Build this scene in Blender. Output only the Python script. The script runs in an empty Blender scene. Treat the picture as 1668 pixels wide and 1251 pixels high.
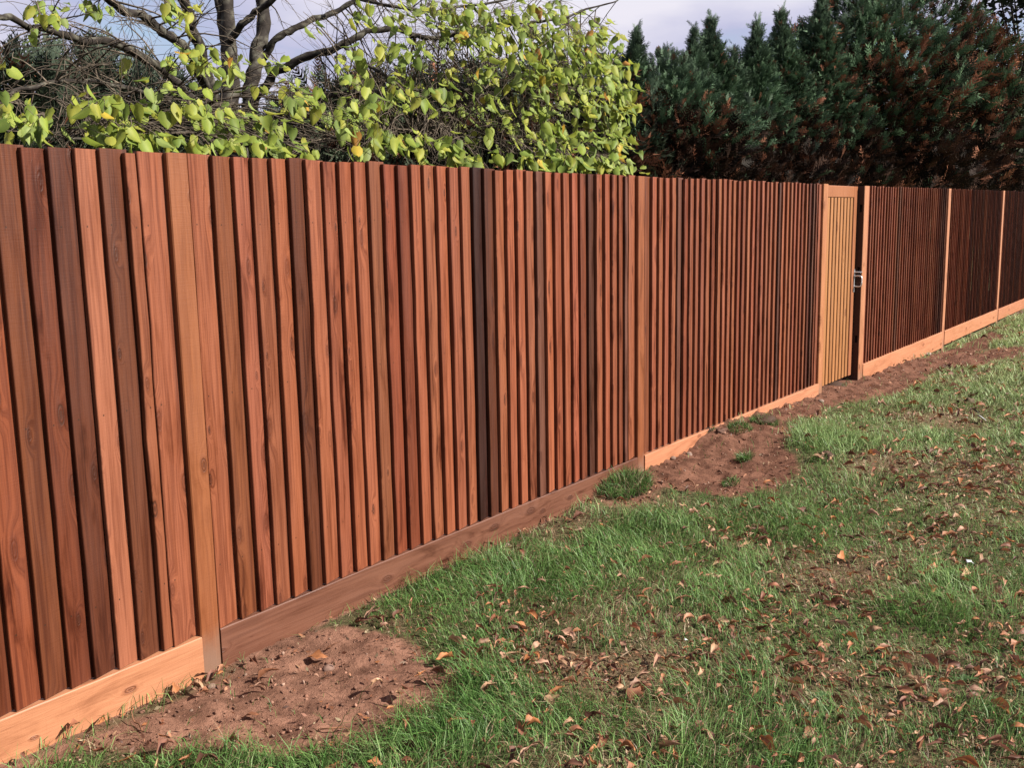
import bpy, math, random
import numpy as np
from mathutils import Vector, Matrix

# ------------------------------------------------------------------ camera, light, exposure
scene = bpy.context.scene
COL = scene.collection
IW, IH = 1668.0, 1251.0
F_PX = 1648.2
YAW, PITCH, ROLL = 0.62844, 0.16283, -0.018355
CAM = np.array([-1.96887, -2.73525, 1.43027])
_cp, _sp, _cy, _sy = math.cos(PITCH), math.sin(PITCH), math.cos(YAW), math.sin(YAW)
FWD = np.array([_cp * _cy, _cp * _sy, -_sp])
_r0 = np.array([_sy, -_cy, 0.0])
_u0 = np.cross(_r0, FWD)
RIGHT = math.cos(ROLL) * _r0 + math.sin(ROLL) * _u0
UP = -math.sin(ROLL) * _r0 + math.cos(ROLL) * _u0
cam_data = bpy.data.cameras.new("camera")
cam_data.sensor_width = 36.0
cam_data.lens = F_PX / IW * 36.0
cam_data.clip_start = 0.05
cam_data.clip_end = 3000.0
cam = bpy.data.objects.new("camera", cam_data)
COL.objects.link(cam)
cam.matrix_world = Matrix(((RIGHT[0], UP[0], -FWD[0], CAM[0]), (RIGHT[1], UP[1], -FWD[1], CAM[1]),
                           (RIGHT[2], UP[2], -FWD[2], CAM[2]), (0, 0, 0, 1)))
scene.camera = cam

SUN_AZ, SUN_EL = math.radians(-68.0), math.radians(37.0)      # azimuth counter-clockwise from +X
world = bpy.data.worlds.new("World")
scene.world = world
world.use_nodes = True
wn, wl = world.node_tree.nodes, world.node_tree.links
wn.clear()
w_out = wn.new("ShaderNodeOutputWorld")
w_bg = wn.new("ShaderNodeBackground")
w_bg.inputs["Strength"].default_value = 0.05
sky = wn.new("ShaderNodeTexSky")
sky.sky_type = 'NISHITA'
sky.sun_disc = False
sky.sun_elevation = SUN_EL
sky.sun_rotation = math.radians(160.0)
w_tc = wn.new("ShaderNodeTexCoord")
w_map = wn.new("ShaderNodeMapping")
w_map.inputs["Scale"].default_value = (1.0, 1.0, 3.2)
w_map.inputs["Location"].default_value = (3.1, 0.4, 0.2)
w_noise = wn.new("ShaderNodeTexNoise")
w_noise.inputs["Scale"].default_value = 2.6
w_noise.inputs["Detail"].default_value = 7.0
w_noise.inputs["Roughness"].default_value = 0.5
w_ramp = wn.new("ShaderNodeValToRGB")
w_ramp.color_ramp.elements[0].position = 0.34
w_ramp.color_ramp.elements[0].color = (0.0, 0.0, 0.0, 1)
w_ramp.color_ramp.elements[1].position = 0.46
w_ramp.color_ramp.elements[1].color = (1, 1, 1, 1)
w_cc = wn.new("ShaderNodeValToRGB")
w_cc.color_ramp.elements[0].position = 0.44
w_cc.color_ramp.elements[0].color = (0.56, 0.57, 0.80, 1)
w_cc.color_ramp.elements[1].position = 0.60
w_cc.color_ramp.elements[1].color = (0.93, 0.90, 1.0, 1)
w_mul = wn.new("ShaderNodeVectorMath")
w_mul.operation = 'SCALE'
w_mul.inputs["Scale"].default_value = 6.1
w_mix = wn.new("ShaderNodeMix")
w_mix.data_type = 'RGBA'
wl.new(w_tc.outputs["Generated"], w_map.inputs["Vector"])
wl.new(w_map.outputs["Vector"], w_noise.inputs["Vector"])
wl.new(w_noise.outputs["Fac"], w_ramp.inputs["Fac"])
wl.new(w_noise.outputs["Fac"], w_cc.inputs["Fac"])
wl.new(w_cc.outputs["Color"], w_mul.inputs[0])
wl.new(w_ramp.outputs["Color"], w_mix.inputs["Factor"])
wl.new(sky.outputs["Color"], w_mix.inputs["A"])
wl.new(w_mul.outputs["Vector"], w_mix.inputs["B"])
wl.new(w_mix.outputs["Result"], w_bg.inputs["Color"])
wl.new(w_bg.outputs["Background"], w_out.inputs["Surface"])

sun_data = bpy.data.lights.new("sun", 'SUN')
sun_data.energy = 5.0
sun_data.angle = math.radians(0.6)
sun_data.color = (1.0, 0.93, 0.83)
sun = bpy.data.objects.new("sun", sun_data)
COL.objects.link(sun)
_sd = Vector((math.cos(SUN_EL) * math.cos(SUN_AZ), math.cos(SUN_EL) * math.sin(SUN_AZ), math.sin(SUN_EL)))
sun.rotation_euler = _sd.to_track_quat('Z', 'Y').to_euler()

scene.view_settings.view_transform = 'Standard'
scene.view_settings.look = 'None'
scene.view_settings.exposure = 1.6
scene.view_settings.gamma = 1.0
scene.view_settings.use_curve_mapping = False
scene.render.engine = 'CYCLES'
scene.cycles.max_bounces = 6
scene.cycles.transparent_max_bounces = 4

# ------------------------------------------------------------------ helpers
RS = np.random.RandomState(7)
random.seed(7)


def ray(px, py):
    d = FWD * F_PX + RIGHT * (px - IW / 2) + UP * (IH / 2 - py)
    return d / np.linalg.norm(d)


def on_y(px, py, Y=0.0):
    """where the sight line through a photo point meets the vertical plane y = Y"""
    d = ray(px, py)
    return CAM + d * ((Y - CAM[1]) / d[1])


def on_z(px, py, Z=-0.08):
    d = ray(px, py)
    return CAM + d * ((Z - CAM[2]) / d[2])


def at_d(px, py, D):
    d = ray(px, py)
    return CAM + d * (D / math.hypot(d[0], d[1]))


def _hash(ix, iy, s):
    n = (ix.astype(np.int64) * 374761393 + iy.astype(np.int64) * 668265263 + s * 974634777) & 0x7fffffff
    n = ((n ^ (n >> 13)) * 1274126177) & 0x7fffffff
    n = n ^ (n >> 16)
    return (n & 0xffff) / 65535.0


def vnoise(x, y, s=0):
    ix, iy = np.floor(x), np.floor(y)
    fx, fy = x - ix, y - iy
    fx, fy = fx * fx * (3 - 2 * fx), fy * fy * (3 - 2 * fy)
    a, b = _hash(ix, iy, s), _hash(ix + 1, iy, s)
    c, d = _hash(ix, iy + 1, s), _hash(ix + 1, iy + 1, s)
    return (a + (b - a) * fx) * (1 - fy) + (c + (d - c) * fx) * fy


def fbm(x, y, s=0, o=4):
    v, a, t = 0.0, 1.0, 0.0
    for k in range(o):
        v = v + a * vnoise(x * 2 ** k + 17.3 * k, y * 2 ** k - 9.1 * k, s + k)
        t += a
        a *= 0.5
    return v / t


def in_poly(x, y, poly):
    inside = np.zeros(x.shape, bool)
    n = len(poly)
    for i in range(n):
        x1, y1 = poly[i]
        x2, y2 = poly[(i + 1) % n]
        c = ((y1 > y) != (y2 > y)) & (x < (x2 - x1) * (y - y1) / (y2 - y1 + 1e-12) + x1)
        inside ^= c
    return inside


def poly_soft(x, y, poly, soft):
    """about 1 inside, 0 outside, with a soft edge, in metres"""
    d = np.full(x.shape, 1e9)
    n = len(poly)
    for i in range(n):
        ax, ay = poly[i]
        bx, by = poly[(i + 1) % n]
        vx, vy = bx - ax, by - ay
        t = np.clip(((x - ax) * vx + (y - ay) * vy) / (vx * vx + vy * vy + 1e-12), 0, 1)
        d = np.minimum(d, np.hypot(x - ax - t * vx, y - ay - t * vy))
    d = np.where(in_poly(x, y, poly), d, -d)
    return np.clip(d / soft * 0.5 + 0.5, 0, 1)


def mesh_np(name, verts, faces_flat, loops_per, colors=None, smooth=False):
    """fast mesh from numpy arrays; colors is one RGB per vertex"""
    me = bpy.data.meshes.new(name)
    verts = np.asarray(verts, np.float32)
    faces_flat = np.asarray(faces_flat, np.int32).ravel()
    nf = len(faces_flat) // loops_per
    me.vertices.add(len(verts))
    me.vertices.foreach_set("co", verts.ravel())
    me.loops.add(len(faces_flat))
    me.loops.foreach_set("vertex_index", faces_flat)
    me.polygons.add(nf)
    me.polygons.foreach_set("loop_start", np.arange(nf, dtype=np.int32) * loops_per)
    me.polygons.foreach_set("loop_total", np.full(nf, loops_per, np.int32))
    if smooth:
        me.polygons.foreach_set("use_smooth", np.ones(nf, bool))
    if colors is not None:
        at = me.attributes.new("Col", 'FLOAT_COLOR', 'POINT')
        c = np.ones((len(verts), 4), np.float32)
        c[:, :3] = colors
        at.data.foreach_set("color", c.ravel())
    me.update(calc_edges=True)
    return me


def link(name, me, mat=None, parent=None, kind=None, color=None):
    o = bpy.data.objects.new(name, me)
    COL.objects.link(o)
    if mat is not None and me is not None and len(me.materials) == 0:
        me.materials.append(mat)
    if parent is not None:
        o.parent = parent
    if kind:
        o["kind"] = kind
    if color is not None:
        o.color = (*color, 1.0)
    return o


def tag(o, label=None, cat=None, group=None, kind=None):
    if label:
        o["label"] = label
    if cat:
        o["category"] = cat
    if group:
        o["group"] = group
    if kind:
        o["kind"] = kind
    return o


def empty(name, loc=(0, 0, 0), rz=0.0):
    o = bpy.data.objects.new(name, None)
    o.location = loc
    o.rotation_euler = (0, 0, rz)
    o.empty_display_size = 0.1
    COL.objects.link(o)
    return o


def tubes(polys, sides=5):
    """polys: list of (points Nx3, radii N) -> verts, quads"""
    V, Q, base = [], [], 0
    ang = np.arange(sides) * 2 * math.pi / sides
    ca, sa = np.cos(ang), np.sin(ang)
    for pts, rad in polys:
        pts = np.asarray(pts, float)
        n = len(pts)
        t = np.gradient(pts, axis=0)
        t /= np.linalg.norm(t, axis=1)[:, None] + 1e-9
        ref = np.array([0, 0, 1.0]) if abs(t[0][2]) < 0.85 else np.array([1.0, 0, 0])
        a = np.cross(t, ref)
        a /= np.linalg.norm(a, axis=1)[:, None] + 1e-9
        b = np.cross(t, a)
        ring = pts[:, None, :] + np.asarray(rad)[:, None, None] * (a[:, None, :] * ca[None, :, None] + b[:, None, :] * sa[None, :, None])
        V.append(ring.reshape(-1, 3))
        i = np.arange(n - 1)[:, None] * sides + base
        j = np.arange(sides)[None, :]
        k = (j + 1) % sides
        Q.append(np.stack([i + j, i + k, i + sides + k, i + sides + j], -1).reshape(-1, 4))
        base += n * sides
    return np.concatenate(V), np.concatenate(Q)


def smooth_path(pts, n):
    """Catmull-Rom through the points"""
    p = np.asarray(pts, float)
    p = np.vstack([2 * p[0] - p[1], p, 2 * p[-1] - p[-2]])
    out = []
    segs = len(p) - 3
    for i in range(n):
        t = i / (n - 1) * segs
        k = min(int(t), segs - 1)
        f = t - k
        a, b, c, d = p[k], p[k + 1], p[k + 2], p[k + 3]
        out.append(0.5 * ((2 * b) + (-a + c) * f + (2 * a - 5 * b + 4 * c - d) * f * f + (-a + 3 * b - 3 * c + d) * f ** 3))
    return np.array(out)


# ------------------------------------------------------------------ materials
class NT:
    def __init__(self, name):
        self.m = bpy.data.materials.new(name)
        self.m.use_nodes = True
        self.n, self.l = self.m.node_tree.nodes, self.m.node_tree.links
        self.n.clear()
        self.out = self.n.new("ShaderNodeOutputMaterial")

    def node(self, t, **kw):
        nd = self.n.new(t)
        for k, v in kw.items():
            if hasattr(nd, k) and k not in nd.inputs:
                setattr(nd, k, v)
            else:
                self.set(nd, k, v)
        return nd

    def set(self, nd, k, v):
        if isinstance(v, bpy.types.NodeSocket):
            self.l.new(v, nd.inputs[k])
        else:
            nd.inputs[k].default_value = v

    def math(self, op, a, b=0.0, c=0.0, clamp=False):
        nd = self.n.new("ShaderNodeMath")
        nd.operation = op
        nd.use_clamp = clamp
        for i, v in enumerate((a, b, c)):
            self.set(nd, i, v)
        return nd.outputs[0]

    def mix(self, f, a, b, mode='MIX'):
        nd = self.n.new("ShaderNodeMix")
        nd.data_type = 'RGBA'
        nd.blend_type = mode
        self.set(nd, "Factor", f)
        for k, v in (("A", a), ("B", b)):
            if not isinstance(v, bpy.types.NodeSocket):
                v = (*v, 1.0) if len(v) == 3 else v
            self.set(nd, k, v)
        return nd.outputs["Result"]

    def noise(self, vec, scale, detail=3.0, rough=0.55, dist=0.0):
        nd = self.n.new("ShaderNodeTexNoise")
        self.l.new(vec, nd.inputs["Vector"])
        nd.inputs["Scale"].default_value = scale
        nd.inputs["Detail"].default_value = detail
        nd.inputs["Roughness"].default_value = rough
        nd.inputs["Distortion"].default_value = dist
        return nd.outputs["Fac"]

    def step(self, v, lo, hi, a=0.0, b=1.0):
        nd = self.n.new("ShaderNodeMapRange")
        nd.interpolation_type = 'SMOOTHSTEP'
        self.l.new(v, nd.inputs["Value"])
        nd.inputs["From Min"].default_value = lo
        nd.inputs["From Max"].default_value = hi
        nd.inputs["To Min"].default_value = a
        nd.inputs["To Max"].default_value = b
        return nd.outputs["Result"]

    def bump(self, h, strength, dist=0.002):
        nd = self.n.new("ShaderNodeBump")
        nd.inputs["Strength"].default_value = strength
        nd.inputs["Distance"].default_value = dist
        self.l.new(h, nd.inputs["Height"])
        return nd.outputs["Normal"]

    def bsdf(self, color, rough=0.6, spec=0.3, normal=None, metallic=0.0):
        b = self.n.new("ShaderNodeBsdfPrincipled")
        self.set(b, "Base Color", color if isinstance(color, bpy.types.NodeSocket) else (*color, 1.0))
        self.set(b, "Roughness", rough)
        self.set(b, "Specular IOR Level", spec)
        self.set(b, "Metallic", metallic)
        if normal is not None:
            self.l.new(normal, b.inputs["Normal"])
        return b

    def finish(self, shader):
        self.l.new(shader, self.out.inputs["Surface"])
        return self.m


def wood_material(name, axis='z', stain=0.5, knots=0.6, mud=0.0, nails=False, streak=0.35, dark_knot=(0.030, 0.009, 0.004)):
    """stained softwood whose base colour is the object colour; grain runs along the given local axis"""
    t = NT(name)
    tc = t.node("ShaderNodeTexCoord")
    info = t.node("ShaderNodeObjectInfo")
    sep = t.node("ShaderNodeSeparateXYZ", Vector=tc.outputs["Object"])
    X, Y, Z = sep.outputs
    if axis == 'x':                      # swap so that 'Z' is always along the grain
        X, Z = Z, X
    rnd = t.math('MULTIPLY', info.outputs["Random"], 371.0)
    across = t.math('ADD', X, Y)
    # knots
    kx = t.math('MULTIPLY', across, 9.5)
    kz = t.math('MULTIPLY', Z, 4.2)
    kv = t.node("ShaderNodeCombineXYZ", X=t.math('ADD', kx, rnd), Y=t.math('ADD', kz, t.math('MULTIPLY', rnd, 1.7)), Z=0.0)
    vor = t.node("ShaderNodeTexVoronoi", Vector=kv.outputs[0], Scale=1.0)
    vor.voronoi_dimensions = '2D'
    vcol = t.node("ShaderNodeSeparateXYZ", Vector=vor.outputs["Color"])
    wob = t.node("ShaderNodeCombineXYZ", X=t.math('MULTIPLY', across, 60.0), Y=t.math('MULTIPLY', Z, 40.0), Z=rnd)
    d = t.math('ADD', vor.outputs["Distance"], t.math('MULTIPLY', t.math('SUBTRACT', t.noise(wob.outputs[0], 1.0, 2), 0.5), 0.05))
    has = t.step(vcol.outputs[0], 1 - knots - 0.01, 1 - knots + 0.01)
    size = t.math('MULTIPLY_ADD', vcol.outputs[1], 0.085, 0.045)
    rel = t.math('DIVIDE', d, size)
    core = t.math('MULTIPLY', t.math('MAXIMUM', t.step(rel, 0.3, 0.65, 0.9, 0.0), t.math('MULTIPLY', t.step(rel, 0.6, 0.95), t.step(rel, 1.0, 1.25, 1.0, 0.0))), has)
    ring = t.math('MULTIPLY', t.step(rel, 1.0, 2.1, 1.0, 0.0), has)
    pull = t.math('MULTIPLY', t.step(rel, 0.8, 5.0, 1.0, 0.0), has)
    # grain
    gx = t.math('ADD', t.math('MULTIPLY', across, 62.0), t.math('MULTIPLY', pull, 2.4))
    gv = t.node("ShaderNodeCombineXYZ", X=t.math('ADD', gx, rnd), Y=t.math('MULTIPLY', rnd, 0.37), Z=t.math('MULTIPLY', Z, 1.9))
    grain = t.noise(gv.outputs[0], 1.0, 4, 0.6, 0.6)
    fv = t.node("ShaderNodeCombineXYZ", X=t.math('MULTIPLY_ADD', across, 520.0, rnd), Y=rnd, Z=t.math('MULTIPLY', Z, 9.0))
    fine = t.noise(fv.outputs[0], 1.0, 2, 0.6)
    # saw marks across the grain
    sv = t.node("ShaderNodeCombineXYZ", X=t.math('MULTIPLY', across, 14.0), Y=rnd, Z=t.math('MULTIPLY', Z, 320.0))
    saw = t.noise(sv.outputs[0], 1.0, 2, 0.7)
    # broad stain blotches
    bv = t.node("ShaderNodeCombineXYZ", X=t.math('MULTIPLY', across, 13.0), Y=t.math('MULTIPLY', rnd, 0.7), Z=t.math('MULTIPLY', Z, 2.3))
    blot = t.noise(bv.outputs[0], 1.0, 4, 0.62, 0.8)
    base = t.mix(1.0, info.outputs["Color"], (0.340, 0.268, 0.238), 'MULTIPLY')
    c = t.mix(t.step(grain, 0.35, 0.72), base, (0.47, 0.36, 0.30), 'MULTIPLY')
    nd = c
    c = t.mix(streak, base, nd)
    sepg = t.node("ShaderNodeSeparateColor", Color=base)
    dark = t.mix(1.0, c, (0.34, 0.24, 0.20), 'MULTIPLY')
    amount = t.math('MULTIPLY', t.step(blot, 0.50, 0.74), stain)
    amount = t.math('MULTIPLY', amount, t.step(info.outputs["Random"], 0.15, 0.9, 0.35, 1.25), clamp=True)
    c = t.mix(amount, c, dark)
    c = t.mix(t.math('MULTIPLY', t.step(blot, 0.42, 0.15), 0.28), c, t.mix(1.0, c, (1.2, 1.28, 1.32), 'MULTIPLY'))
    c = t.mix(t.step(fine, 0.42, 0.8, 0.0, 0.5), c, t.mix(1.0, c, (0.55, 0.45, 0.4), 'MULTIPLY'))
    c = t.mix(t.step(saw, 0.55, 0.8, 0.0, 0.22), c, t.mix(1.0, c, (0.6, 0.5, 0.45), 'MULTIPLY'))
    c = t.mix(t.math('MULTIPLY', ring, 0.55), c, t.mix(1.0, c, (0.45, 0.32, 0.26), 'MULTIPLY'))
    c = t.mix(t.math('MULTIPLY', core, t.math('MULTIPLY_ADD', t.math('MULTIPLY', vcol.outputs[2], vcol.outputs[2]), 0.85, 0.1)), c, dark_knot)
    if nails:
        for h in (0.22, 0.80, 1.36):
            dx = t.math('SUBTRACT', X, 0.022)
            dz = t.math('SUBTRACT', Z, h)
            dd = t.math('SQRT', t.math('ADD', t.math('MULTIPLY', dx, dx), t.math('MULTIPLY', dz, dz)))
            c = t.mix(t.step(dd, 0.0022, 0.0035, 0.85, 0.0), c, (0.02, 0.008, 0.004))
    if mud > 0:
        pv = t.noise(tc.outputs["Object"], 9.0, 4)
        lowz = sep.outputs[2]
        f = t.step(t.math('ADD', lowz, t.math('MULTIPLY', pv, 0.2)), 0.36, 0.52, mud, 0.0)
        c = t.mix(f, c, (0.125, 0.080, 0.058))
    h = t.math('ADD', t.math('MULTIPLY', grain, 0.7), t.math('MULTIPLY', fine, 0.5))
    h = t.math('ADD', h, t.math('MULTIPLY', saw, 0.3))
    h = t.math('SUBTRACT', h, t.math('MULTIPLY', core, 0.6))
    h = t.math('ADD', h, t.math('MULTIPLY', ring, 0.9))
    rough = t.step(blot, 0.3, 0.8, 0.55, 0.36)
    return t.finish(t.bsdf(c, rough, 0.30, t.bump(h, 0.6, 0.002)).outputs[0])


WOOD_BOARD = wood_material("stained_board_wood", stain=0.95, knots=0.40, nails=True, streak=0.95)
WOOD_POST = wood_material("stained_post_wood", stain=0.55, knots=0.25, mud=0.75, streak=0.45)
WOOD_RAIL = wood_material("gravel_board_wood", axis='x', stain=0.4, knots=0.28, streak=0.3, dark_knot=(0.09, 0.03, 0.014))
WOOD_OLD = wood_material("weathered_gravel_board_wood", axis='x', stain=1.0, knots=0.5, streak=0.6)
WOOD_GATE = wood_material("pale_gate_wood", stain=0.25, knots=0.2, streak=0.35)


M_SHADE_SIDE = NT("post_side_painted_shade")  # shade on the gate post's inner side, put into the wood colour
_tc = M_SHADE_SIDE.node("ShaderNodeTexCoord")
_mp = M_SHADE_SIDE.node("ShaderNodeMapping", Vector=_tc.outputs["Object"])
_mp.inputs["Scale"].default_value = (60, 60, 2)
_nf = M_SHADE_SIDE.noise(_mp.outputs["Vector"], 1.0, 4)
M_SHADE_SIDE = M_SHADE_SIDE.finish(M_SHADE_SIDE.bsdf(M_SHADE_SIDE.mix(_nf, (0.030, 0.014, 0.010), (0.055, 0.024, 0.015)), 0.7, 0.15).outputs[0])


def vcol_material(name, rough=0.6, spec=0.2, trans=0.0, use_obj=False, noise_amt=0.0, noise_scale=40.0, bump=0.0, level=0.39):
    t = NT(name)
    a = t.node("ShaderNodeAttribute", attribute_name="Col")
    c = t.mix(1.0, a.outputs["Color"], (level, level, level), 'MULTIPLY')
    if use_obj:
        info = t.node("ShaderNodeObjectInfo")
        c = t.mix(1.0, c, info.outputs["Color"], 'MULTIPLY')
    tc = t.node("ShaderNodeTexCoord")
    nf = None
    if noise_amt or bump:
        nf = t.noise(tc.outputs["Object"], noise_scale, 4)
    if noise_amt:
        c = t.mix(t.step(nf, 0.35, 0.7, 0.0, noise_amt), c, t.mix(1.0, c, (0.4, 0.36, 0.33), 'MULTIPLY'))
    nrm = t.bump(nf, bump, 0.004) if bump else None
    b = t.bsdf(c, rough, spec, nrm)
    if trans > 0:
        tr = t.node("ShaderNodeBsdfTranslucent")
        t.l.new(c, tr.inputs["Color"])
        mx = t.node("ShaderNodeMixShader")
        mx.inputs[0].default_value = trans
        t.l.new(b.outputs[0], mx.inputs[1])
        t.l.new(tr.outputs[0], mx.inputs[2])
        return t.finish(mx.outputs[0])
    return t.finish(b.outputs[0])


M_GRASS = vcol_material("grass_blade", 0.5, 0.25, 0.3, level=0.47)
M_DEAD = vcol_material("dead_leaf", 0.6, 0.25, 0.15, use_obj=True, noise_amt=0.5, noise_scale=60.0)
M_LEAF = vcol_material("tree_leaf", 0.55, 0.2, 0.42, use_obj=True, noise_amt=0.25, noise_scale=45.0, level=0.56)
M_CONIFER = vcol_material("conifer_foliage", 0.7, 0.08, 0.12)
M_BARK = vcol_material("bark", 0.85, 0.15, 0.0, noise_amt=0.8, noise_scale=38.0, bump=0.9)
M_STONE = vcol_material("stone", 0.8, 0.2, 0.0, use_obj=True, noise_amt=0.5, noise_scale=55.0, bump=0.6)
M_METAL = NT("galvanised_steel")
M_METAL = M_METAL.finish(M_METAL.bsdf((0.50, 0.51, 0.53), 0.38, 0.5, metallic=0.85).outputs[0])
M_WHITE = NT("white_scrap")
M_WHITE = M_WHITE.finish(M_WHITE.bsdf((0.46, 0.47, 0.50), 0.5, 0.4).outputs[0])
M_BLACK = NT("black_scrap")
M_BLACK = M_BLACK.finish(M_BLACK.bsdf((0.03, 0.025, 0.04), 0.5, 0.4).outputs[0])

# ------------------------------------------------------------------ ground shape and cover maps
G_X = np.array([-8, -0.69, -0.388, -0.017, 0.086, 0.657, 1.171, 1.752, 2.475, 3.011, 3.4, 3.8, 4.187, 4.818, 5.4, 6.04, 6.8, 7.1, 8.4, 10.1, 11.6, 13.1, 15.2, 17, 40])
G_Z = np.array([-.06, -.055, -.071, -.079, -.068, -.07, -.066, -.075, -.045, -0.02, -.022, .02, .05, .035, .0, -.02, -.03, -.05, -.07, -.139, -.15, -.165, -.10, -.09, -.09])

SOIL_POLYS_PX = [
    [(-80, 1300), (-60, 1262), (200, 1160), (327, 1100), (367, 1082), (470, 1030), (560, 1010), (640, 1022), (715, 1048), (755, 1085), (700, 1130),
     (640, 1168), (560, 1195), (480, 1200), (380, 1205), (300, 1204), (200, 1200), (120, 1222), (40, 1262), (0, 1290)],
    [(960, 812), (1040, 755), (1100, 735), (1180, 688), (1250, 662), (1335, 636), (1400, 612), (1500, 575), (1580, 545), (1625, 528),
     (1640, 548), (1560, 585), (1520, 612), (1460, 640), (1400, 655), (1340, 678), (1300, 700), (1275, 740), (1300, 768), (1265, 800),
     (1180, 806), (1090, 800), (1045, 822), (985, 828)],
    [(720, 1070), (880, 1068), (960, 1080), (1010, 1092), (930, 1102), (820, 1100), (740, 1092)],
    [(1500, 575), (1680, 556), (1700, 572), (1600, 590), (1520, 600)],
]
SOIL_POLYS = [[tuple(on_z(px, py, -0.06)[:2]) for px, py in pl] for pl in SOIL_POLYS_PX]
LUSH_PX = [(700, 1190, .33, 1.0), (610, 1230, .3, 1.0), (830, 1130, .28, .9), (760, 1120, .2, .9), (900, 940, .30, .7), (800, 920, .3, .8), (720, 960, .25, .6),
           (1020, 905, .28, .6), (1080, 860, .3, .7), (1000, 1010, .22, .5), (1290, 860, .35, .6), (1230, 905, .2, .6), (1150, 860, .25, .5),
           (1400, 730, .5, .5), (1300, 740, .4, .6), (1560, 960, .22, .6), (1600, 1000, .2, .5), (1640, 620, .8, .5), (1600, 640, .8, .4), (900, 1130, .18, .7),
           (400, 1225, .2, .6), (1300, 1230, .16, .6), (1640, 560, .9, .7), (960, 1060, .12, .5), (1660, 520, 1.2, .8), (1480, 990, .15, .4)]
LUSH = [(*on_z(px, py)[:2], r, a) for px, py, r, a in LUSH_PX]
DRY_PX = [(1600, 780, .5, 1.0), (1560, 830, .3, .6), (1500, 760, .5, .5), (1180, 950, .2, .4), (1300, 960, .3, .5), (1330, 1100, .25, .6), (1450, 1180, .3, .5),
          (1560, 1100, .3, .5), (1200, 1010, .25, .4), (980, 1090, .2, .6), (1640, 860, .35, .6), (1560, 680, .5, .4), (1420, 910, .35, .5)]
DRY = [(*on_z(px, py)[:2], r, a) for px, py, r, a in DRY_PX]


def soil_at(x, y):
    wx = x + (fbm(x * 3.5, y * 3.5, 31, 4) - 0.5) * 0.34
    wy = y + (fbm(x * 3.5, y * 3.5, 41, 4) - 0.5) * 0.34 * 0.8
    s = np.zeros(x.shape)
    for i, p in enumerate(SOIL_POLYS):
        s = np.maximum(s, poly_soft(wx, wy, p, 0.12 if i < 2 else 0.16) * (1.0 if i < 2 else 0.75))
    # a thin bare strip right along the fence
    s = np.maximum(s, np.clip(1 - (-y) / (0.03 + 0.05 * vnoise(x * 2.3, x * 0, 5)), 0, 1) * 0.8 * (y < 0.02))
    return s


def blobs(x, y, L):
    v = np.zeros(x.shape)
    for bx, by, r, a in L:
        v = np.maximum(v, a * np.exp(-((x - bx) ** 2 + (y - by) ** 2) / (r * r)))
    return v


def lush_at(x, y):
    n = fbm(x * 2.6, y * 2.6, 3, 4)
    return np.clip(blobs(x, y, LUSH) * 0.95 + np.clip((n - 0.52) * 3.2, 0, 0.7), 0, 1)


def dry_at(x, y):
    n = fbm(x * 1.9 + 50, y * 1.9, 13, 4)
    return np.clip(blobs(x, y, DRY) * 0.8 + np.clip((n - 0.47) * 3.2, 0, 0.75), 0, 1)


def ground_z(x, y):
    x, y = np.asarray(x, float), np.asarray(y, float)
    line = np.interp(x, G_X, G_Z)
    w = np.exp(-np.abs(y) / 0.55)
    base = -0.085 + (fbm(x * 0.5, y * 0.5, 21, 2) - 0.5) * 0.05
    z = line * w + base * (1 - w)
    z = z + (fbm(x * 2.2, y * 2.2, 23, 3) - 0.5) * 0.03 * np.clip(-y * 3, 0, 1)
    near = (np.abs(x - 6) < 12) & (np.abs(y) < 5)
    if near.any():
        s = np.zeros(x.shape)
        s[near] = soil_at(x[near], y[near])
        far_k = 1 + 1.0 * np.clip((x - 2.3) / .6, 0, 1)
        rough = far_k * (fbm(x * 7, y * 7, 51, 4) - 0.5) * 0.034 + np.abs(fbm(x * 13, y * 13, 61, 4) - 0.5) * -0.055
        d1 = np.hypot(x - 4.0, (y + 0.55) * 1.3)
        z = z + s * rough + 0.035 * np.exp(-(d1 / 0.7) ** 2)
        k = np.hypot(x - 0.75, (y + 0.42))
        z = z + s * 0.025 * np.exp(-(k / 0.35) ** 2)
        # tread marks pressed into the dug soil
        tread = np.clip(np.sin((x * 0.9 + y * 0.45) * 2 * math.pi / 0.035), -0.2, 1) * ((np.abs(y + 0.62 - 0.25 * (x - 0.5)) < 0.06) & (np.abs(x - 0.75) < 0.28))
        z = z - s * 0.006 * tread
    return z


def ground_hit(px, py):
    z = -0.08
    for _ in range(6):
        p = on_z(px, py, z)
        z = float(ground_z(np.array([p[0]]), np.array([p[1]]))[0])
    return on_z(px, py, z)


def axis_lines(parts):
    out = []
    for a, b, st in parts:
        out.append(np.arange(a, b - 1e-6, st))
    return np.unique(np.round(np.concatenate(out), 4))


gx = axis_lines([(-900, -60, 60), (-60, -8, 4), (-8, -1.2, 0.4), (-1.2, 6.4, 0.02), (6.4, 16, 0.045), (16, 40, 1.0), (40, 120, 8), (120, 960, 60)])
gy = axis_lines([(-900, -60, 60), (-60, -8, 4), (-8, -3.2, 0.4), (-3.2, -1.3, 0.035), (-1.3, 0.06, 0.02), (0.06, 3, 0.4), (3, 40, 2), (40, 120, 8), (120, 960, 60)])
GX, GY = np.meshgrid(gx, gy, indexing='xy')
fx, fy = GX.ravel(), GY.ravel()
fz = ground_z(fx, fy)
nx, ny = len(gx), len(gy)
ii = (np.arange(ny - 1)[:, None] * nx + np.arange(nx - 1)[None, :])
quads = np.stack([ii, ii + 1, ii + nx + 1, ii + nx], -1).reshape(-1, 4)
me = mesh_np("lawn_ground", np.stack([fx, fy, fz], -1), quads, 4, smooth=True)
msk = np.zeros((len(fx), 4), np.float32)
msk[:, 3] = 1
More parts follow.
